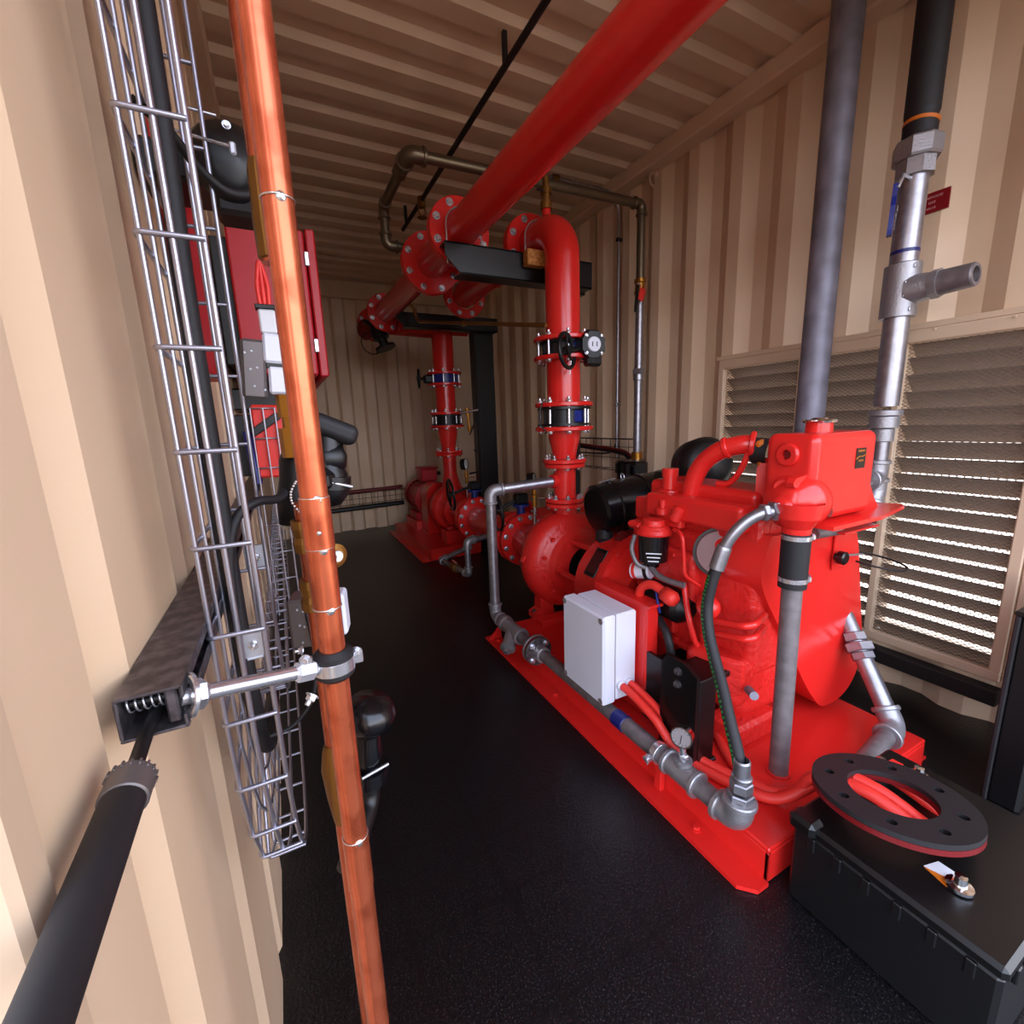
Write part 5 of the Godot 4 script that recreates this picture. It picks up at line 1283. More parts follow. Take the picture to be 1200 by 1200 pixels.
	P("lever", MB.new().prism(PackedVector2Array([Vector2(-0.014, 0), Vector2(0.014, 0), Vector2(0.018, 0.015), Vector2(0.018, 0.09), Vector2(0.008, 0.12), Vector2(0.008, 0.16), Vector2(-0.008, 0.16), Vector2(-0.008, 0.12), Vector2(-0.018, 0.09), Vector2(-0.018, 0.015)]), 0.014, Transform3D(Basis(V(0.9, 0, -0.44), V(0.05, 1, 0), V(0.44, 0, 0.9)), V(1.922, 1.755, -0.91))), M.blue, t)
	P("stem", MB.new().tube([V(1.932, 1.90, -0.90), V(1.95, 1.94, -0.895), V(2.04, 1.94, -0.895)], 0.008, 8), M.zinc, t)
	text(t, "C", 0.03, M.alu, Transform3D(Basis(V(0.9, 0, -0.44), V(0.05, 1, 0), V(0.44, 0, 0.9)), V(1.933, 1.835, -0.891)))
	text(t, "VALVE", 0.018, M.alu, Transform3D(Basis(V(0.05, 1, 0), V(-0.9, 0, 0.44), V(0.44, 0, 0.9)), V(1.931, 1.795, -0.893)))
	# sign
	t = T("valve_sign", "small dark red lettered sign plate on the right wall behind the test pipe", "sign")
	P("plate", MB.new().box(V(XR - 0.004, 1.918, -0.920), V(0.006, 0.068, 0.09), 0.0), M.sign, t)
	var sb := Basis(V(0, 0, 1), V(0, 1, 0), V(-1, 0, 0))
	var k := 0
	for s in ["PUMPHOUSE", "TEST", "VALVE"]:
		text(t, s, 0.0105, M.signtext, Transform3D(sb, V(XR - 0.0075, 1.935 - k * 0.018, -0.925)))
		k += 1
	# cable basket on the right wall
	t = T("wire_basket", "small dark wire cable basket along the right wall behind the riser", "cable basket")
	for y in [0.82, 0.90, 0.98, 1.04]:
		P("wire", MB.new().tube([V(2.19, y, -3.3), V(2.19, y, -2.36)], 0.0025, 6), M.darkbrown, t)
	for y in [0.82, 1.04]:
		P("wire", MB.new().tube([V(2.11, y, -3.3), V(2.11, y, -2.36)], 0.0025, 6), M.darkbrown, t)
	for i in 10:
		var z := -3.28 + i * 0.1
		P("wire", MB.new().tube([V(2.11, 1.04, z), V(2.19, 1.04, z), V(2.19, 0.82, z), V(2.11, 0.82, z)], 0.0025, 6), M.darkbrown, t)
	t = T("engine_cable", "thick dark red and black cable sagging from the wall basket to the engine", "cable")
	P("cable", MB.new().tube(smooth_path([V(2.13, 0.99, -3.2), V(2.13, 0.97, -2.8), V(2.12, 0.95, -2.5), V(2.10, 0.92, -2.38), V(2.10, 0.80, -2.28), V(2.08, 0.66, -2.2)]), 0.016, 10), M.black, t)
	P("cable", MB.new().tube(smooth_path([V(2.12, 1.01, -3.2), V(2.12, 0.985, -2.8), V(2.12, 0.965, -2.5), V(2.11, 0.935, -2.38), V(2.11, 0.82, -2.29)]), 0.009, 8), M.darkred, t)
	P("thin_cable", MB.new().tube(smooth_path([V(2.19, 1.0, -2.62), V(2.18, 0.95, -2.64), V(2.16, 0.93, -2.72), V(2.15, 0.925, -3.0)]), 0.006, 8), M.black, t)
	# canister between
	t = T("controller_canister", "black round canister with flat cap standing against the right wall", "canister")
	P("body", MB.new().lathe(V(1.93, 0.55, -2.16), V(0, 1, 0), [Vector2(0, 0.0), Vector2(0, 0.085), Vector2(0.30, 0.085), Vector2(0.31, 0.08), Vector2(0.31, 0.0)], 12, false, true), M.black, t)
	P("cap", MB.new().lathe(V(1.93, 0.85, -2.16), V(0, 1, 0), [Vector2(0, 0.08), Vector2(0, 0.10), Vector2(0.06, 0.10), Vector2(0.075, 0.085), Vector2(0.075, 0.0)], 24), M.blackgloss, t)
	P("stand", MB.new().box(V(1.93, 0.275, -2.16), V(0.12, 0.55, 0.12), 0.004), M.black, t)
	P("front_block", MB.new().box(V(1.90, 0.88, -2.07), V(0.09, 0.07, 0.05), 0.01), M.blackgloss, t)
	# drain pipe at the near right
	t = T("drain_line", "galvanised drain pipe slanting down to an elbow behind the battery", "pipe")
	var d0 := V(1.79, 0.60, -0.93); var d1 := V(1.655, 0.17, -0.60); var d2 := V(1.36, 0.165, -0.565)
	pipe(t, "pipe", [d0, d1 + (d0 - d1).normalized() * 0.06], 0.027, M.galv)
	elbow(t, d0, d1, d2, 0.028, M.fitting, 0.065)
	pipe(t, "pipe", [d1 + V(-0.06, 0, 0.005), d2], 0.026, M.galvdull)
	var um := d0.lerp(d1, 0.54)
	coupling(t, "union_nut", um, d1 - d0, 0.045, 0.03, M.galv, true)
	coupling(t, "union_end", um + (d0 - d1).normalized() * 0.035, d1 - d0, 0.036, 0.03, M.galv, true)
	coupling(t, "union_end", um - (d0 - d1).normalized() * 0.03, d1 - d0, 0.036, 0.025, M.galv, true)
	# black cabinet at the right edge
	t = T("black_cabinet", "slim black steel cabinet panel at the right edge beside the battery", "cabinet")
	P("body", MB.new().box(V(1.99, 0.30, -0.375), V(0.40, 0.60, 0.07), 0.008), M.black, t)
	P("corner_strip", MB.new().box(V(1.797, 0.30, -0.412), V(0.03, 0.60, 0.012), 0.003), M.rubber, t)
	P("top", MB.new().box(V(1.99, 0.606, -0.375), V(0.42, 0.014, 0.09), 0.003), M.black, t)

func batteries() -> void:
	var t := T("starter_battery", "black starter battery box on the floor under the black gasket ring", "battery")
	P("case", MB.new().box(V(1.215, 0.105, -0.345), V(0.44, 0.21, 0.36), 0.008), M.black, t)
	P("lid", MB.new().box(V(1.215, 0.222, -0.345), V(0.45, 0.03, 0.37), 0.008), M.bracket, t)
	for k in 7: P("case_rib", MB.new().box(V(1.05 + k * 0.055, 0.19, -0.162), V(0.016, 0.035, 0.008), 0.002), M.black, t)
	for k in 6: P("side_rib", MB.new().box(V(0.993, 0.19, -0.48 + k * 0.055), V(0.008, 0.035, 0.016), 0.002), M.black, t)
	P("handle_lug", MB.new().box(V(1.0, 0.23, -0.50), V(0.05, 0.04, 0.06), 0.01), M.bracket, t)
	for q in [V(1.10, 0.237, -0.262), V(1.375, 0.237, -0.436), V(1.33, 0.237, -0.50)]:
		P("terminal", MB.new().lathe(q, V(0, 1, 0), [Vector2(0, 0.014), Vector2(0.004, 0.022), Vector2(0.010, 0.022), Vector2(0.012, 0.012), Vector2(0.03, 0.010), Vector2(0.032, 0.0)], 14), M.chrome, t)
	P("warning_label", MB.new().prism(PackedVector2Array([Vector2(0, 0), Vector2(0.05, 0.0), Vector2(0.05, 0.035), Vector2(0.012, 0.045)]), 0.0015, Transform3D(Basis(V(1, 0, 0), V(0, 0, -1), V(0, 1, 0)), V(1.085, 0.237, -0.272))), M.paper, t, "white corner of a warning label")
	P("warning_label", MB.new().prism(PackedVector2Array([Vector2(0, 0), Vector2(0.025, 0.0), Vector2(0.012, 0.04)]), 0.002, Transform3D(Basis(V(1, 0, 0), V(0, 0, -1), V(0, 1, 0)), V(1.083, 0.237, -0.275))), M.orange, t, "orange corner of a warning label")
	P("warning_label", MB.new().prism(PackedVector2Array([Vector2(0, 0), Vector2(0.05, 0.0), Vector2(0.05, 0.025), Vector2(0.0, 0.03)]), 0.0015, Transform3D(Basis(V(1, 0, 0), V(0, 0, -1), V(0, 1, 0)), V(1.345, 0.237, -0.475))), M.redcable, t, "red warning label with a yellow mark")
	P("label_mark", MB.new().box(V(1.362, 0.2395, -0.487), V(0.012, 0.001, 0.02), 0.0, Basis(V(0, 1, 0), 0.5)), M.yellow, t)
	# gasket rings lying on the cables
	var c := V(1.172, 0.292, -0.412)
	var ax := V(0.10, 1, -0.10).normalized()
	for d in [[0.0, "black rubber pipe gasket ring with bolt holes lying on the battery", M.rubber], [-0.013, "red rubber gasket ring lying right under the black gasket ring", M.darkred]]:
		t = T("gasket_ring", d[1], "gasket")
		var cc: Vector3 = c + ax * d[0]
		var g := P("ring", gasket_mb(cc, ax, 0.084, 0.155, 0.0115 if d[0] == 0.0 else 0.012, 8, 0.0105), d[2], t)

func gasket_mb(c: Vector3, ax: Vector3, ri: float, ro: float, th: float, n: int, hr: float) -> MB:
	# ring with real bolt holes: split into sectors, each sector a polygon with a hole bridged
	var b := MB.new()
	var bs := basis_y(ax)
	var rb := (ri + ro) * 0.5
	var xf := Transform3D(Basis(bs.x, -bs.z, bs.y) , c)
	for s in n:
		var a0 := TAU * s / n; var a1 := TAU * (s + 1) / n
		var outer := []
		var am := (a0 + a1) * 0.5
		var hc := Vector2(cos(am), sin(am)) * rb
		# boundary of the sector as seen from the hole centre, 32 directions
		var poly := []
		for k in 8: poly.append(Vector2(cos(lerpf(a0, a1, k / 8.0)), sin(lerpf(a0, a1, k / 8.0))) * ro)
		for k in 3: poly.append(Vector2(cos(a1), sin(a1)) * lerpf(ro, ri, k / 3.0))
		for k in 8: poly.append(Vector2(cos(lerpf(a1, a0, k / 8.0)), sin(lerpf(a1, a0, k / 8.0))) * ri)
		for k in 3: poly.append(Vector2(cos(a0), sin(a0)) * lerpf(ri, ro, k / 3.0))
		var m := poly.size()
		for k in m:
			var p: Vector2 = poly[k]; var q: Vector2 = poly[(k + 1) % m]
			var ph := hc + (p - hc).normalized() * hr; var qh := hc + (q - hc).normalized() * hr
			for sd in [0.0, th]:
				var nn: Vector3 = bs.y * (1.0 if sd > 0.0 else -1.0)
				b.fquad(xf * Vector3(p.x, p.y, sd), xf * Vector3(q.x, q.y, sd), xf * Vector3(qh.x, qh.y, sd), xf * Vector3(ph.x, ph.y, sd), nn)
			var hn := -(ph - hc).normalized()
			b.fquad(xf * Vector3(ph.x, ph.y, 0), xf * Vector3(qh.x, qh.y, 0), xf * Vector3(qh.x, qh.y, th), xf * Vector3(ph.x, ph.y, th), xf.basis * Vector3(hn.x, hn.y, 0))
			var on := Vector2.ZERO
			if k < 8: on = (p + q).normalized()
			elif k >= 11 and k < 19: on = -(p + q).normalized()
			if on != Vector2.ZERO:
				b.fquad(xf * Vector3(p.x, p.y, 0), xf * Vector3(q.x, q.y, 0), xf * Vector3(q.x, q.y, th), xf * Vector3(p.x, p.y, th), xf.basis * Vector3(on.x, on.y, 0))
	return b

# ------------------------------------------------------------ back wall
func back_wall_things() -> void:
	var t := T("wire_basket", "wire cable basket with dark conduits low along the back wall", "cable basket")
	for y in [0.31, 0.37, 0.43]:
		P("wire", MB.new().tube([V(0.0, y, -5.40), V(1.3, y + 0.01, -5.40)], 0.003, 6), M.darkbrown, t)
	for k in 18:
		P("wire", MB.new().tube([V(0.05 + k * 0.07, 0.44, -5.36), V(0.05 + k * 0.07, 0.44, -5.40), V(0.05 + k * 0.07, 0.29, -5.40), V(0.05 + k * 0.07, 0.29, -5.36)], 0.0025, 6), M.darkbrown, t)
	t = T("back_cable", "dark red cable lying along the top of the back wall basket", "cable")
	P("cable", MB.new().tube([V(0.0, 0.455, -5.37), V(1.25, 0.475, -5.37)], 0.022, 10), M.darkred, t)
	t = T("back_conduit", "black conduit along the bottom of the back wall basket", "conduit")
	P("tube", MB.new().tube([V(0.0, 0.265, -5.36), V(1.25, 0.285, -5.36)], 0.026, 12), M.black, t)

# ------------------------------------------------------------ left wall
func left_wall_things() -> void:
	# strut channel
	var t := T("strut_channel", "grey steel strut channel fixed along the left wall with its open end towards camera", "channel")
	var z0 := -0.40; var L := 2.6
	var w := 0.043; var h := 0.036
	var yc := 0.972
	var dx := XL + w * 0.5 + 0.001
	P("top_web", MB.new().box(V(dx, yc + h * 0.5 - 0.00125, z0 - L * 0.5), V(w, 0.0025, L), 0.0008), M.steel, t)
	P("bottom_web", MB.new().box(V(dx, yc - h * 0.5 + 0.00125, z0 - L * 0.5), V(w, 0.0025, L), 0.0008), M.steel, t)
	P("back_web", MB.new().box(V(XL + 0.0022, yc, z0 - L * 0.5), V(0.0025, h - 0.005, L), 0.0008), M.steel, t)
	for s in [-1, 1]:
		P("lip", MB.new().box(V(XL + w - 0.0005, yc + s * (h * 0.5 - 0.0055), z0 - L * 0.5), V(0.0025, 0.011, L), 0.0008), M.steel, t)
	# spring nut inside
	t = T("channel_nut", "spring loaded channel nut inside the open end of the strut channel", "nut")
	P("nut", MB.new().box(V(XL + w - 0.008, yc + 0.002, z0 - 0.014), V(0.008, 0.030, 0.022), 0.0015), M.steel, t)
	var sp := []
	for k in 61:
		var a := TAU * k / 12.0
		sp.append(V(XL + 0.006 + k * 0.00042, yc + 0.006 + cos(a) * 0.0065, z0 - 0.014 + sin(a) * 0.0065))
	P("spring", MB.new().tube(sp, 0.0009, 6), M.zinc, t)
	P("bolt_core", MB.new().tube([V(XL + 0.005, yc + 0.006, z0 - 0.014), V(XL + w - 0.01, yc + 0.006, z0 - 0.014)], 0.0042, 10), M.black, t)
	# threaded rod to the copper pipe clamp
	var ra := V(XL + w - 0.004, yc + 0.003, z0 - 0.010); var rb := V(0.008, 0.944, -0.462)
	t = T("threaded_rod", "horizontal threaded steel rod from the strut channel to the copper pipe clamp", "threaded rod")
	var path := []; var rad := []
	for k in 121:
		path.append(ra.lerp(rb, k / 120.0)); rad.append(0.0062 if k % 2 == 0 else 0.0070)
	P("rod", MB.new().tube(path, rad, 12), M.zinc, t)
	var rd := (rb - ra).normalized()
	coupling(t, "washer", ra + rd * 0.006, rd, 0.0185, 0.003, M.zinc)
	coupling(t, "hex_nut", ra + rd * 0.013, rd, 0.0125, 0.011, M.zinc, true)
	coupling(t, "boss_nut", rb - rd * 0.014, rd, 0.0098, 0.022, M.alu, true)
	# front copper pipe
	var px := 0.0238; var pz := -0.47
	t = T("copper_pipe", "front copper pipe with silver soldered joints standing close to the left wall", "copper pipe")
	P("pipe", MB.new().tube([V(px, 0.0, pz), V(px, 2.55, pz)], 0.0129, 28), M.copper, t)
	P("socket", MB.new().lathe(V(px, 1.066, pz), V(0, 1, 0), [Vector2(0, 0.0128), Vector2(0, 0.0142), Vector2(0.050, 0.0142), Vector2(0.050, 0.0128)], 28), M.copper, t)
	P("socket", MB.new().lathe(V(px, 0.66, pz), V(0, 1, 0), [Vector2(0, 0.0128), Vector2(0, 0.0140), Vector2(0.068, 0.0140), Vector2(0.068, 0.0128)], 28), M.copper, t)
	P("socket", MB.new().lathe(V(px, 1.004, pz), V(0, 1, 0), [Vector2(0, 0.0128), Vector2(0, 0.0136), Vector2(0.062, 0.0136), Vector2(0.062, 0.0128)], 28), M.copper, t)
	for y in [1.373, 1.116, 1.066, 1.004, 0.729]:
		P("solder_ring", MB.new().torus(V(px, y, pz), V(0, 1, 0), 0.0134, 0.0009, 28, 6), M.solder, t)
		P("solder_drip", MB.new().lathe(V(px + 0.002, y - 0.001, pz + 0.0128), V(0.1, 0.1, 1), [Vector2(-0.002, 0.0052), Vector2(0.0006, 0.0038), Vector2(0.0012, 0.0)], 14, true), M.solder, t)
	P("solder_drip", MB.new().lathe(V(px, 1.083, pz + 0.0138), V(0.1, 0.0, 1), [Vector2(-0.002, 0.003), Vector2(0.001, 0.002), Vector2(0.0015, 0.0)], 12, true), M.solder, t)
	# clamp
	t = T("copper_clamp", "black rubber lined steel clamp round the front copper pipe", "pipe clamp")
	ring(t, "lining", V(px, 0.926, pz), V(0, 1, 0), 0.0129, 0.0200, 0.032, M.rubber, 28, 0.005)
	ring(t, "band", V(px, 0.9350, pz), V(0, 1, 0), 0.0168, 0.0208, 0.013, M.zinc, 28, 0.0004)
	for q in [V(-0.002, 0.953, -0.458), V(0.047, 0.941, -0.474)]:
		P("ear", MB.new().box(q, V(0.012, 0.014, 0.008), 0.001), M.zinc, t)
		bolt(t, q + V(0, 0.006, 0.002), V(-0.4, 0.1, 1), 0.0042, M.zinc)
	bolt(t, V(0.0, 0.918, -0.460), V(-0.5, -0.5, 0.4), 0.0052, M.zinc, "stud")
	bolt(t, V(-0.004, 0.963, -0.470), V(-1, 0.2, 0.2), 0.0035, M.zinc, "stud")
	# rear copper pipe with its valves
	var qx := 0.020; var qz := -0.63
	t = T("copper_pipe", "rear copper pipe partly hidden behind the front copper pipe", "copper pipe")
	P("pipe", MB.new().tube([V(qx, 0.0, qz), V(qx, 1.09, qz)], 0.0132, 24), M.copper, t)
	P("upper_pipe", MB.new().tube([V(qx, 1.37, qz), V(qx, 2.55, qz)], 0.0132, 24), M.copper, t)
	for y in [1.045, 0.965]:
		P("brass_fitting", MB.new().lathe(V(qx - 0.001, y, qz), V(0, 1, 0), [Vector2(-0.02, 0.014), Vector2(-0.02, 0.018), Vector2(-0.008, 0.019), Vector2(0.0, 0.0165), Vector2(0.012, 0.019), Vector2(0.022, 0.018), Vector2(0.022, 0.014)], 12, false, true), M.bronze, t)
	P("brass_fitting", MB.new().lathe(V(qx, 0.70, qz), V(0, 1, 0), [Vector2(-0.09, 0.014), Vector2(-0.05, 0.019), Vector2(0.0, 0.0225), Vector2(0.03, 0.018), Vector2(0.04, 0.014)], 16, true), M.bronze, t)
	P("brass_fitting", MB.new().lathe(V(qx, 1.415, qz), V(0, 1, 0), [Vector2(-0.045, 0.008), Vector2(-0.04, 0.016), Vector2(0.0, 0.017), Vector2(0.02, 0.016), Vector2(0.05, 0.016), Vector2(0.06, 0.014)], 12, false, true), M.bronze, t)
	P("tap_disc", MB.new().lathe(V(0.053, 0.995, -0.70), V(0.5, 0.0, 1), [Vector2(0, 0.0), Vector2(0, 0.018), Vector2(0.006, 0.018), Vector2(0.008, 0.012), Vector2(0.008, 0.0)], 22), M.bronze, t, "bronze disc with a white centre")
	P("disc_centre", MB.new().lathe(V(0.057, 0.995, -0.691), V(0.5, 0.0, 1), [Vector2(0, 0.0085), Vector2(0.002, 0.008), Vector2(0.002, 0.0)], 16), M.paper, t)
	P("disc_stem", MB.new().tube([V(0.053, 0.995, -0.70), V(qx, 0.995, qz)], 0.008, 10), M.bronze, t)
	var beads := MB.new()
	for bp in smooth_path([V(0.013, 1.118, -0.612), V(0.006, 1.106, -0.61), V(0.006, 1.092, -0.61), V(0.014, 1.078, -0.612)], 4):
		beads.lathe(bp, V(0, 1, 0), [Vector2(-0.0018, 0.0), Vector2(-0.0013, 0.0013), Vector2(0, 0.0018), Vector2(0.0013, 0.0013), Vector2(0.0018, 0.0)], 8, true)
	P("bead_chain", beads, M.solder, t)

	# switch boxes
	t = T("flow_switch", "white and grey metal switch box behind the copper pipe before the red cabinet", "switch box")
	P("side_plate", MB.new().box(V(-0.018, 1.262, -0.72), V(0.030, 0.078, 0.012), 0.004, Basis(V(0, 0, 1), -0.08)), M.plate, t)
	for q in [[-0.026, 1.283], [-0.018, 1.285], [-0.022, 1.262], [-0.014, 1.264], [-0.020, 1.24], [-0.008, 1.235]]:
		P("stud_head", MB.new().lathe(V(q[0], q[1], -0.714), V(0, 0, 1), [Vector2(0, 0.0018), Vector2(0.001, 0.001), Vector2(0.001, 0.0)], 8), M.alu, t)
	P("cover", MB.new().box(V(0.012, 1.289, -0.722), V(0.032, 0.038, 0.02), 0.003, Basis(V(0, 0, 1), -0.06)), M.white, t)
	P("cover", MB.new().box(V(0.014, 1.247, -0.722), V(0.032, 0.036, 0.02), 0.003, Basis(V(0, 0, 1), -0.06)), M.white, t)
	P("dark_gap", MB.new().box(V(0.013, 1.268, -0.724), V(0.032, 0.008, 0.016), 0.001), M.label, t)
	P("terminal_block", MB.new().box(V(0.006, 1.324, -0.722), V(0.020, 0.030, 0.016), 0.002), M.paper, t)
	P("terminal_cap", MB.new().box(V(0.005, 1.342, -0.722), V(0.024, 0.006, 0.018), 0.001), M.black, t)
	for k in 3: P("red_wire", MB.new().tube(smooth_path([V(0.0 + k * 0.005, 1.343, -0.722), V(-0.001 + k * 0.006, 1.37, -0.722), V(0.004 + k * 0.001, 1.40, -0.725)]), 0.0028, 8), M.redcable, t)
	P("brass_neck", MB.new().lathe(V(0.018, 1.228, -0.712), V(0, -1, 0), [Vector2(0, 0.015), Vector2(0.03, 0.015), Vector2(0.03, 0.011), Vector2(0.045, 0.011), Vector2(0.045, 0.017), Vector2(0.085, 0.016), Vector2(0.085, 0.0)], 8, false, true), M.brass, t)
	t = T("tamper_switch", "grey metal switch box low behind the front copper pipe clamp", "switch box")
	P("body", MB.new().box(V(0.010, 0.890, -0.74), V(0.050, 0.078, 0.05), 0.004, Basis(V(0, 1, 0), -0.25)), M.plate, t)
	P("cover", MB.new().box(V(0.057, 0.885, -0.755), V(0.022, 0.070, 0.04), 0.004, Basis(V(0, 1, 0), -0.25)), M.white, t)
	for q in [[-0.006, 0.915], [0.002, 0.912], [-0.005, 0.89], [0.001, 0.887], [-0.004, 0.862]]:
		P("stud_head", MB.new().lathe(V(q[0], q[1], -0.722 + q[0] * 0.25), V(0, 0, 1), [Vector2(0, 0.0025), Vector2(0.008, 0.0015), Vector2(0.008, 0.0)], 8), M.alu, t)
	# black valve with its gear head
	t = T("zone_valve", "black cast valve with a dark rounded gear housing behind the copper pipe", "valve")
	P("gear_housing", MB.new().rbox(V(0.080, 1.180, -0.80), V(0.078, 0.034, 0.06), 0.014, Basis(V(0, 0, 1), -0.42)), M.rubber, t)
	P("neck", MB.new().lathe(V(0.064, 1.088, -0.80), V(0.1, 1, 0), [Vector2(0, 0.028), Vector2(0.02, 0.031), Vector2(0.03, 0.026), Vector2(0.07, 0.024), Vector2(0.10, 0.018)], 16, true), M.black, t)
	P("clamp_ring", MB.new().lathe(V(0.066, 1.094, -0.80), V(0.1, 1, 0), [Vector2(-0.010, 0.0), Vector2(-0.010, 0.035), Vector2(0.010, 0.035), Vector2(0.012, 0.0)], 22), M.black, t)
	P("clamp_bolt", MB.new().tube([V(0.045, 1.103, -0.765), V(0.098, 1.086, -0.772)], 0.003, 8), M.zinc, t)
	P("lower_body", MB.new().lathe(V(0.064, 1.062, -0.80), V(0.1, 1, 0), [Vector2(-0.01, 0.0), Vector2(-0.005, 0.018), Vector2(0.015, 0.031), Vector2(0.03, 0.031)], 20, true), M.black, t)
	P("side_body", MB.new().lathe(V(0.020, 1.112, -0.74), V(0.1, 1, 0), [Vector2(-0.075, 0.0), Vector2(-0.07, 0.028), Vector2(-0.03, 0.03), Vector2(0.0, 0.026), Vector2(0.025, 0.026), Vector2(0.045, 0.018), Vector2(0.045, 0.0)], 14, true), M.black, t)
	P("bridge", MB.new().box(V(0.045, 1.10, -0.78), V(0.06, 0.04, 0.04), 0.012), M.black, t)
	P("side_cap", MB.new().lathe(V(0.086, 1.135, -0.79), V(1, 0.1, 0.2), [Vector2(-0.02, 0.022), Vector2(0.006, 0.02), Vector2(0.012, 0.0)], 18, true), M.black, t)
	t = T("floor_valve", "glossy black cast valve low behind the front copper pipe", "valve")
	P("bonnet", MB.new().lathe(V(0.078, 0.70, -0.72), V(0.25, 1, 0.1), [Vector2(-0.02, 0.0), Vector2(-0.02, 0.028), Vector2(0.0, 0.044), Vector2(0.018, 0.044), Vector2(0.034, 0.032), Vector2(0.042, 0.0)], 26, true), M.blackgloss, t)
	P("neck", MB.new().lathe(V(0.07, 0.61, -0.72), V(0.08, 1, 0), [Vector2(0, 0.02), Vector2(0.03, 0.026), Vector2(0.05, 0.022), Vector2(0.09, 0.022)], 18, true), M.blackgloss, t)
	P("clamp_ring", MB.new().lathe(V(0.07, 0.60, -0.72), V(0.05, 1, 0), [Vector2(-0.012, 0.02), Vector2(-0.012, 0.033), Vector2(0.012, 0.033), Vector2(0.012, 0.02)], 22), M.blackgloss, t)
	P("clamp_bolt", MB.new().tube([V(0.055, 0.618, -0.688), V(0.10, 0.618, -0.70)], 0.003, 8), M.zinc, t)
	P("lower_bend", MB.new().tube(fillet([V(0.07, 0.60, -0.72), V(0.068, 0.545, -0.72), V(0.015, 0.52, -0.63)], 0.03), 0.017, 16), M.black, t)

	# red boxes on the wall
	t = T("control_cabinet", "tall dark red control cabinet on the left wall behind the copper pipe", "cabinet")
	P("body", MB.new().box(V(0.042, 1.605, -2.1), V(0.23, 0.47, 0.60), 0.006), M.redcab, t)
	P("door", MB.new().box(V(0.176, 1.605, -2.1), V(0.030, 0.48, 0.61), 0.005), M.redcab, t)
	for y in [1.75, 1.47]: P("hinge", MB.new().box(V(0.159, y, -1.797), V(0.014, 0.045, 0.01), 0.002), M.zinc, t)
	P("spacer", MB.new().box(V(-0.098, 1.605, -2.1), V(0.05, 0.40, 0.5), 0.003), M.black, t)
	t = T("red_panel", "flat dark red panel on the left wall seen through the wire basket", "panel")
	P("plate", MB.new().box(V(XL + 0.012, 1.50, -1.165), V(0.022, 0.40, 0.27), 0.003), M.redcab, t)
	P("bottom_lip", MB.new().box(V(XL + 0.016, 1.305, -1.165), V(0.03, 0.014, 0.27), 0.003), M.redcab, t)
	t = T("alarm_box", "bright red box with black strap under the control cabinet by the basket", "box")
	P("body", MB.new().box(V(-0.022, 1.15, -1.56), V(0.085, 0.21, 0.10), 0.006, Basis(V(0, 0, 1), -0.03)), M.redcable, t)
	P("strap", MB.new().box(V(-0.028, 1.20, -1.505), V(0.09, 0.022, 0.008), 0.002, Basis(V(0, 0, 1), 0.6)), M.label, t)
	P("back_plate", MB.new().box(V(-0.09, 1.14, -1.58), V(0.08, 0.18, 0.04), 0.003), M.black, t)
	P("blue_hose", MB.new().tube(smooth_path([V(-0.078, 1.18, -1.52), V(-0.074, 1.11, -1.51), V(-0.068, 1.03, -1.51)]), 0.012, 10), M.blue, t)
	t = T("lower_panel", "red strip of wall box below the control cabinet right of the copper pipe", "box")
	P("body", MB.new().box(V(0.10, 1.30, -2.15), V(0.10, 0.12, 0.4), 0.006), M.redcab, t)
	P("mount", MB.new().box(V(-0.03, 1.30, -2.15), V(0.25, 0.08, 0.3), 0.006), M.black, t)
	# black round thing near the ceiling by the copper pipe
	t = T("alarm_gong", "black round alarm gong with steel bracket rods high by the left wall", "gong")
	P("gong", MB.new().lathe(V(-0.012, 1.56, -0.84), V(0.25, 0, 1), [Vector2(-0.04, 0.0), Vector2(-0.04, 0.035), Vector2(0.0, 0.056), Vector2(0.012, 0.052), Vector2(0.026, 0.03), Vector2(0.03, 0.0)], 30, true), M.black, t)
	P("bracket_rod", MB.new().tube([V(-0.065, 1.592, -0.78), V(-0.022, 1.590, -0.78)], 0.0022, 8), M.zinc, t)
	P("bracket_rod", MB.new().tube([V(-0.08, 1.563, -0.78), V(-0.008, 1.552, -0.77)], 0.0022, 8), M.zinc, t)
	P("rod_end", MB.new().box(V(-0.008, 1.55, -0.77), V(0.008, 0.016, 0.006), 0.002), M.alu, t)
	P("mount", MB.new().box(V(-0.06, 1.56, -0.90), V(0.14, 0.05, 0.10), 0.006), M.black, t)
	bolt(t, V(-0.012, 1.592, -0.80), V(0, 0, 1), 0.004, M.zinc)
	P("loop_cable", MB.new().tube(smooth_path([V(-0.10, 1.545, -0.70), V(-0.075, 1.535, -0.72), V(-0.05, 1.515, -0.76), V(-0.02, 1.50, -0.78), V(0.012, 1.515, -0.80), V(0.02, 1.56, -0.82)]), 0.006, 10), M.rubber, t)
	P("lower_block", MB.new().box(V(-0.01, 1.508, -0.86), V(0.06, 0.03, 0.06), 0.006), M.darkbrown, t)

	# cables inside the big basket
	t = T("basket_cable", "thick black cable running down inside the left wall wire basket", "cable")
	P("cable", MB.new().tube(smooth_path([V(-0.068, 2.5, -0.66), V(-0.070, 1.60, -0.66), V(-0.074, 1.35, -0.66), V(-0.074, 1.15, -0.655), V(-0.074, 0.95, -0.65), V(-0.074, 0.80, -0.67), V(-0.074, 0.68, -0.76), V(-0.074, 0.63, -0.95), V(-0.074, 0.62, -1.5)]), 0.0105, 12), M.rubber, t)
	P("cable", MB.new().tube(smooth_path([V(-0.070, 2.5, -0.69), V(-0.072, 1.55, -0.685), V(-0.075, 1.2, -0.68), V(-0.074, 0.90, -0.68), V(-0.07, 0.72, -0.78), V(-0.07, 0.66, -1.5)]), 0.007, 10), M.black, t)
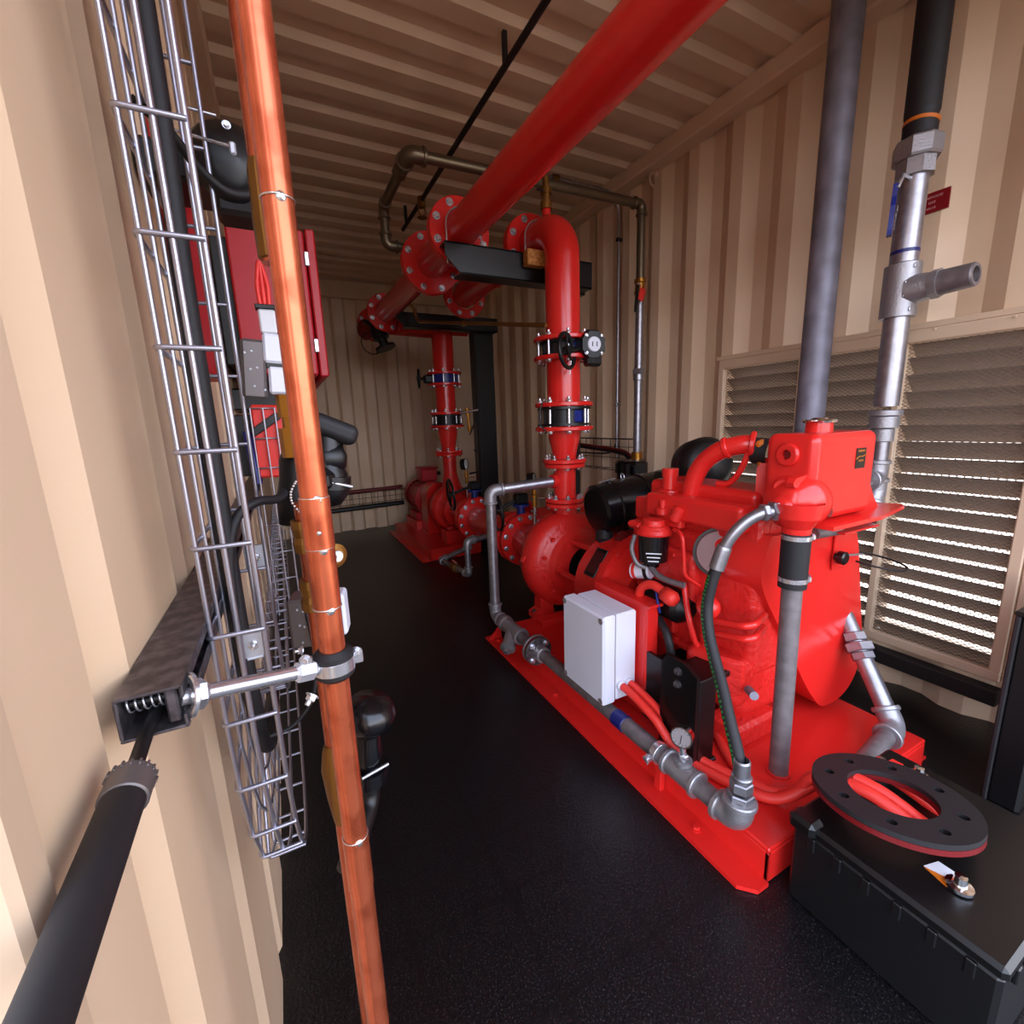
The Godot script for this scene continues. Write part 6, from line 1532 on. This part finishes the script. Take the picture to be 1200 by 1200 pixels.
	t = T("branch_cable", "black cable looping out of the wire basket over the strut channel", "cable")
	P("cable", MB.new().tube(smooth_path([V(-0.075, 0.96, -0.64), V(-0.072, 1.03, -0.645), V(-0.058, 1.075, -0.655), V(-0.035, 1.09, -0.67), V(-0.01, 1.088, -0.70), V(0.005, 1.10, -0.74)]), 0.006, 10), M.rubber, t)
	t = T("loose_cable", "thin black cable drooping behind the threaded rod to the basket", "cable")
	P("cable", MB.new().tube(smooth_path([V(0.005, 0.92, -0.72), V(0.010, 0.85, -0.70), V(0.0, 0.79, -0.68), V(-0.03, 0.76, -0.67), V(-0.06, 0.76, -0.66)]), 0.003, 8), M.rubber, t)

	basket()
	# conduit that points at the camera under the channel
	t = T("black_conduit", "black plastic conduit with grey coupling ring at the lower left", "conduit")
	var ca := V(-0.112, 0.966, -0.40); var cb := V(-0.111, 0.962, -0.335); var cd := V(-0.112, 0.948, -0.12)
	P("inner_cable", MB.new().tube(smooth_path([V(-0.108, 0.972, -0.47), ca, V(-0.1115, 0.964, -0.36), V(-0.111, 0.962, -0.33)]), 0.0048, 12), M.black, t)
	P("tube", MB.new().tube([V(-0.111, 0.9618, -0.33), cd], 0.0118, 22), M.rubber, t)
	ring(t, "coupling_ring", V(-0.111, 0.962, -0.343), V(0, -0.06, 1), 0.004, 0.0132, 0.022, M.plate, 26, 0.001)
	for k in 18:
		var a := TAU * k / 18.0
		P("tooth", MB.new().box(V(-0.111 + cos(a) * 0.0133, 0.962 + sin(a) * 0.0133, -0.340), V(0.0016, 0.0016, 0.005), 0.0003, Basis(V(0, 0, 1), a)), M.plate, t)

	# second, smaller basket further along the wall
	t = T("wire_basket", "narrow wire basket standing upright before the bright red box", "cable basket")
	for q in [[-0.062, -1.50], [-0.03, -1.50], [0.0, -1.50]]:
		P("wire", MB.new().tube([V(q[0], 0.62, q[1]), V(q[0], 1.245, q[1])], 0.0026, 6), M.wire, t)
	for k in 8: P("wire", MB.new().tube([V(-0.062, 1.245 - k * 0.085, -1.56), V(-0.062, 1.245 - k * 0.085, -1.50), V(0.0, 1.245 - k * 0.085, -1.50), V(0.0, 1.245 - k * 0.085, -1.56)], 0.0026, 6), M.wire, t)

func basket() -> void:
	var t := T("wire_basket", "large galvanised wire cable basket running down the left wall and bending low", "cable basket")
	# centreline in the wall plane: down at z = -0.655, bend away from the camera, then along the wall
	var pts := [Vector2(-0.655, 2.507)]
	var y := 2.507
	while y > 0.95:
		y -= 0.096
		pts.append(Vector2(-0.655, y))
	var yb: float = pts[pts.size() - 1].y
	var R := 0.31
	for k in range(1, 8):
		var a := PI * 0.5 * k / 7.0
		pts.append(Vector2(-0.655 - R * (1.0 - cos(a)), yb - R * sin(a)))
	var zl: float = pts[pts.size() - 1].x; var yl: float = pts[pts.size() - 1].y
	for k in range(1, 30):
		pts.append(Vector2(zl - 0.096 * k, yl))
	var nrm := []
	for i in pts.size():
		var a: Vector2 = pts[max(i - 1, 0)]; var c: Vector2 = pts[min(i + 1, pts.size() - 1)]
		var d := (c - a).normalized()
		nrm.append(Vector2(-d.y, d.x))
	var xw := -0.087
	var lines := []
	for o in [-0.122, -0.06, 0.0, 0.06, 0.122]: lines.append([o, xw])
	for s in [-0.122, 0.122]:
		lines.append([s, xw + 0.024]); lines.append([s, xw + 0.048])
	for l in lines:
		var p := []
		for i in pts.size():
			var q: Vector2 = pts[i] + nrm[i] * l[0]
			p.append(V(l[1], q.y, q.x))
		P("long_wire", MB.new().tube(p, 0.0029 if l[1] > xw + 0.01 else 0.0025, 8), M.wire, t)
	for i in range(1, pts.size()):
		var a: Vector2 = pts[i] + nrm[i] * 0.1245; var c: Vector2 = pts[i] - nrm[i] * 0.1245
		P("cross_wire", MB.new().tube(fillet([V(xw + 0.049, a.y, a.x), V(xw - 0.003, a.y, a.x), V(xw - 0.003, c.y, c.x), V(xw + 0.049, c.y, c.x)], 0.006, 3), 0.0027, 8), M.wire, t)
	var cl := T("basket_clamp", "square zinc clamp plate with centre bolt holding the wire basket", "clamp plate")
	P("plate", MB.new().box(V(-0.052, 0.947, -0.55), V(0.020, 0.030, 0.003), 0.0008), M.alu, cl)
	for s in [-1, 1]: P("folded_edge", MB.new().tube([V(-0.060, 0.947 + s * 0.0155, -0.549), V(-0.044, 0.947 + s * 0.0155, -0.549)], 0.0022, 8), M.alu, cl)
	bolt(cl, V(-0.052, 0.947, -0.5485), V(0, 0, 1), 0.0042, M.zinc, "stud")
	cl = T("basket_clamp", "zinc clamp plate with bolt further back on the wire basket", "clamp plate")
	P("plate", MB.new().box(V(-0.055, 0.985, -0.80), V(0.030, 0.040, 0.004), 0.001), M.alu, cl)
	bolt(cl, V(-0.055, 0.985, -0.797), V(0, 0, 1), 0.006, M.zinc, "stud")

func _ready() -> void:
	setup()
	materials()
	shell()
	louvre()
	diesel_set()
	skid_pipework()
	discharge()
	suction()
	electric_set()
	right_wall_things()
	batteries()
	back_wall_things()
	left_wall_things()
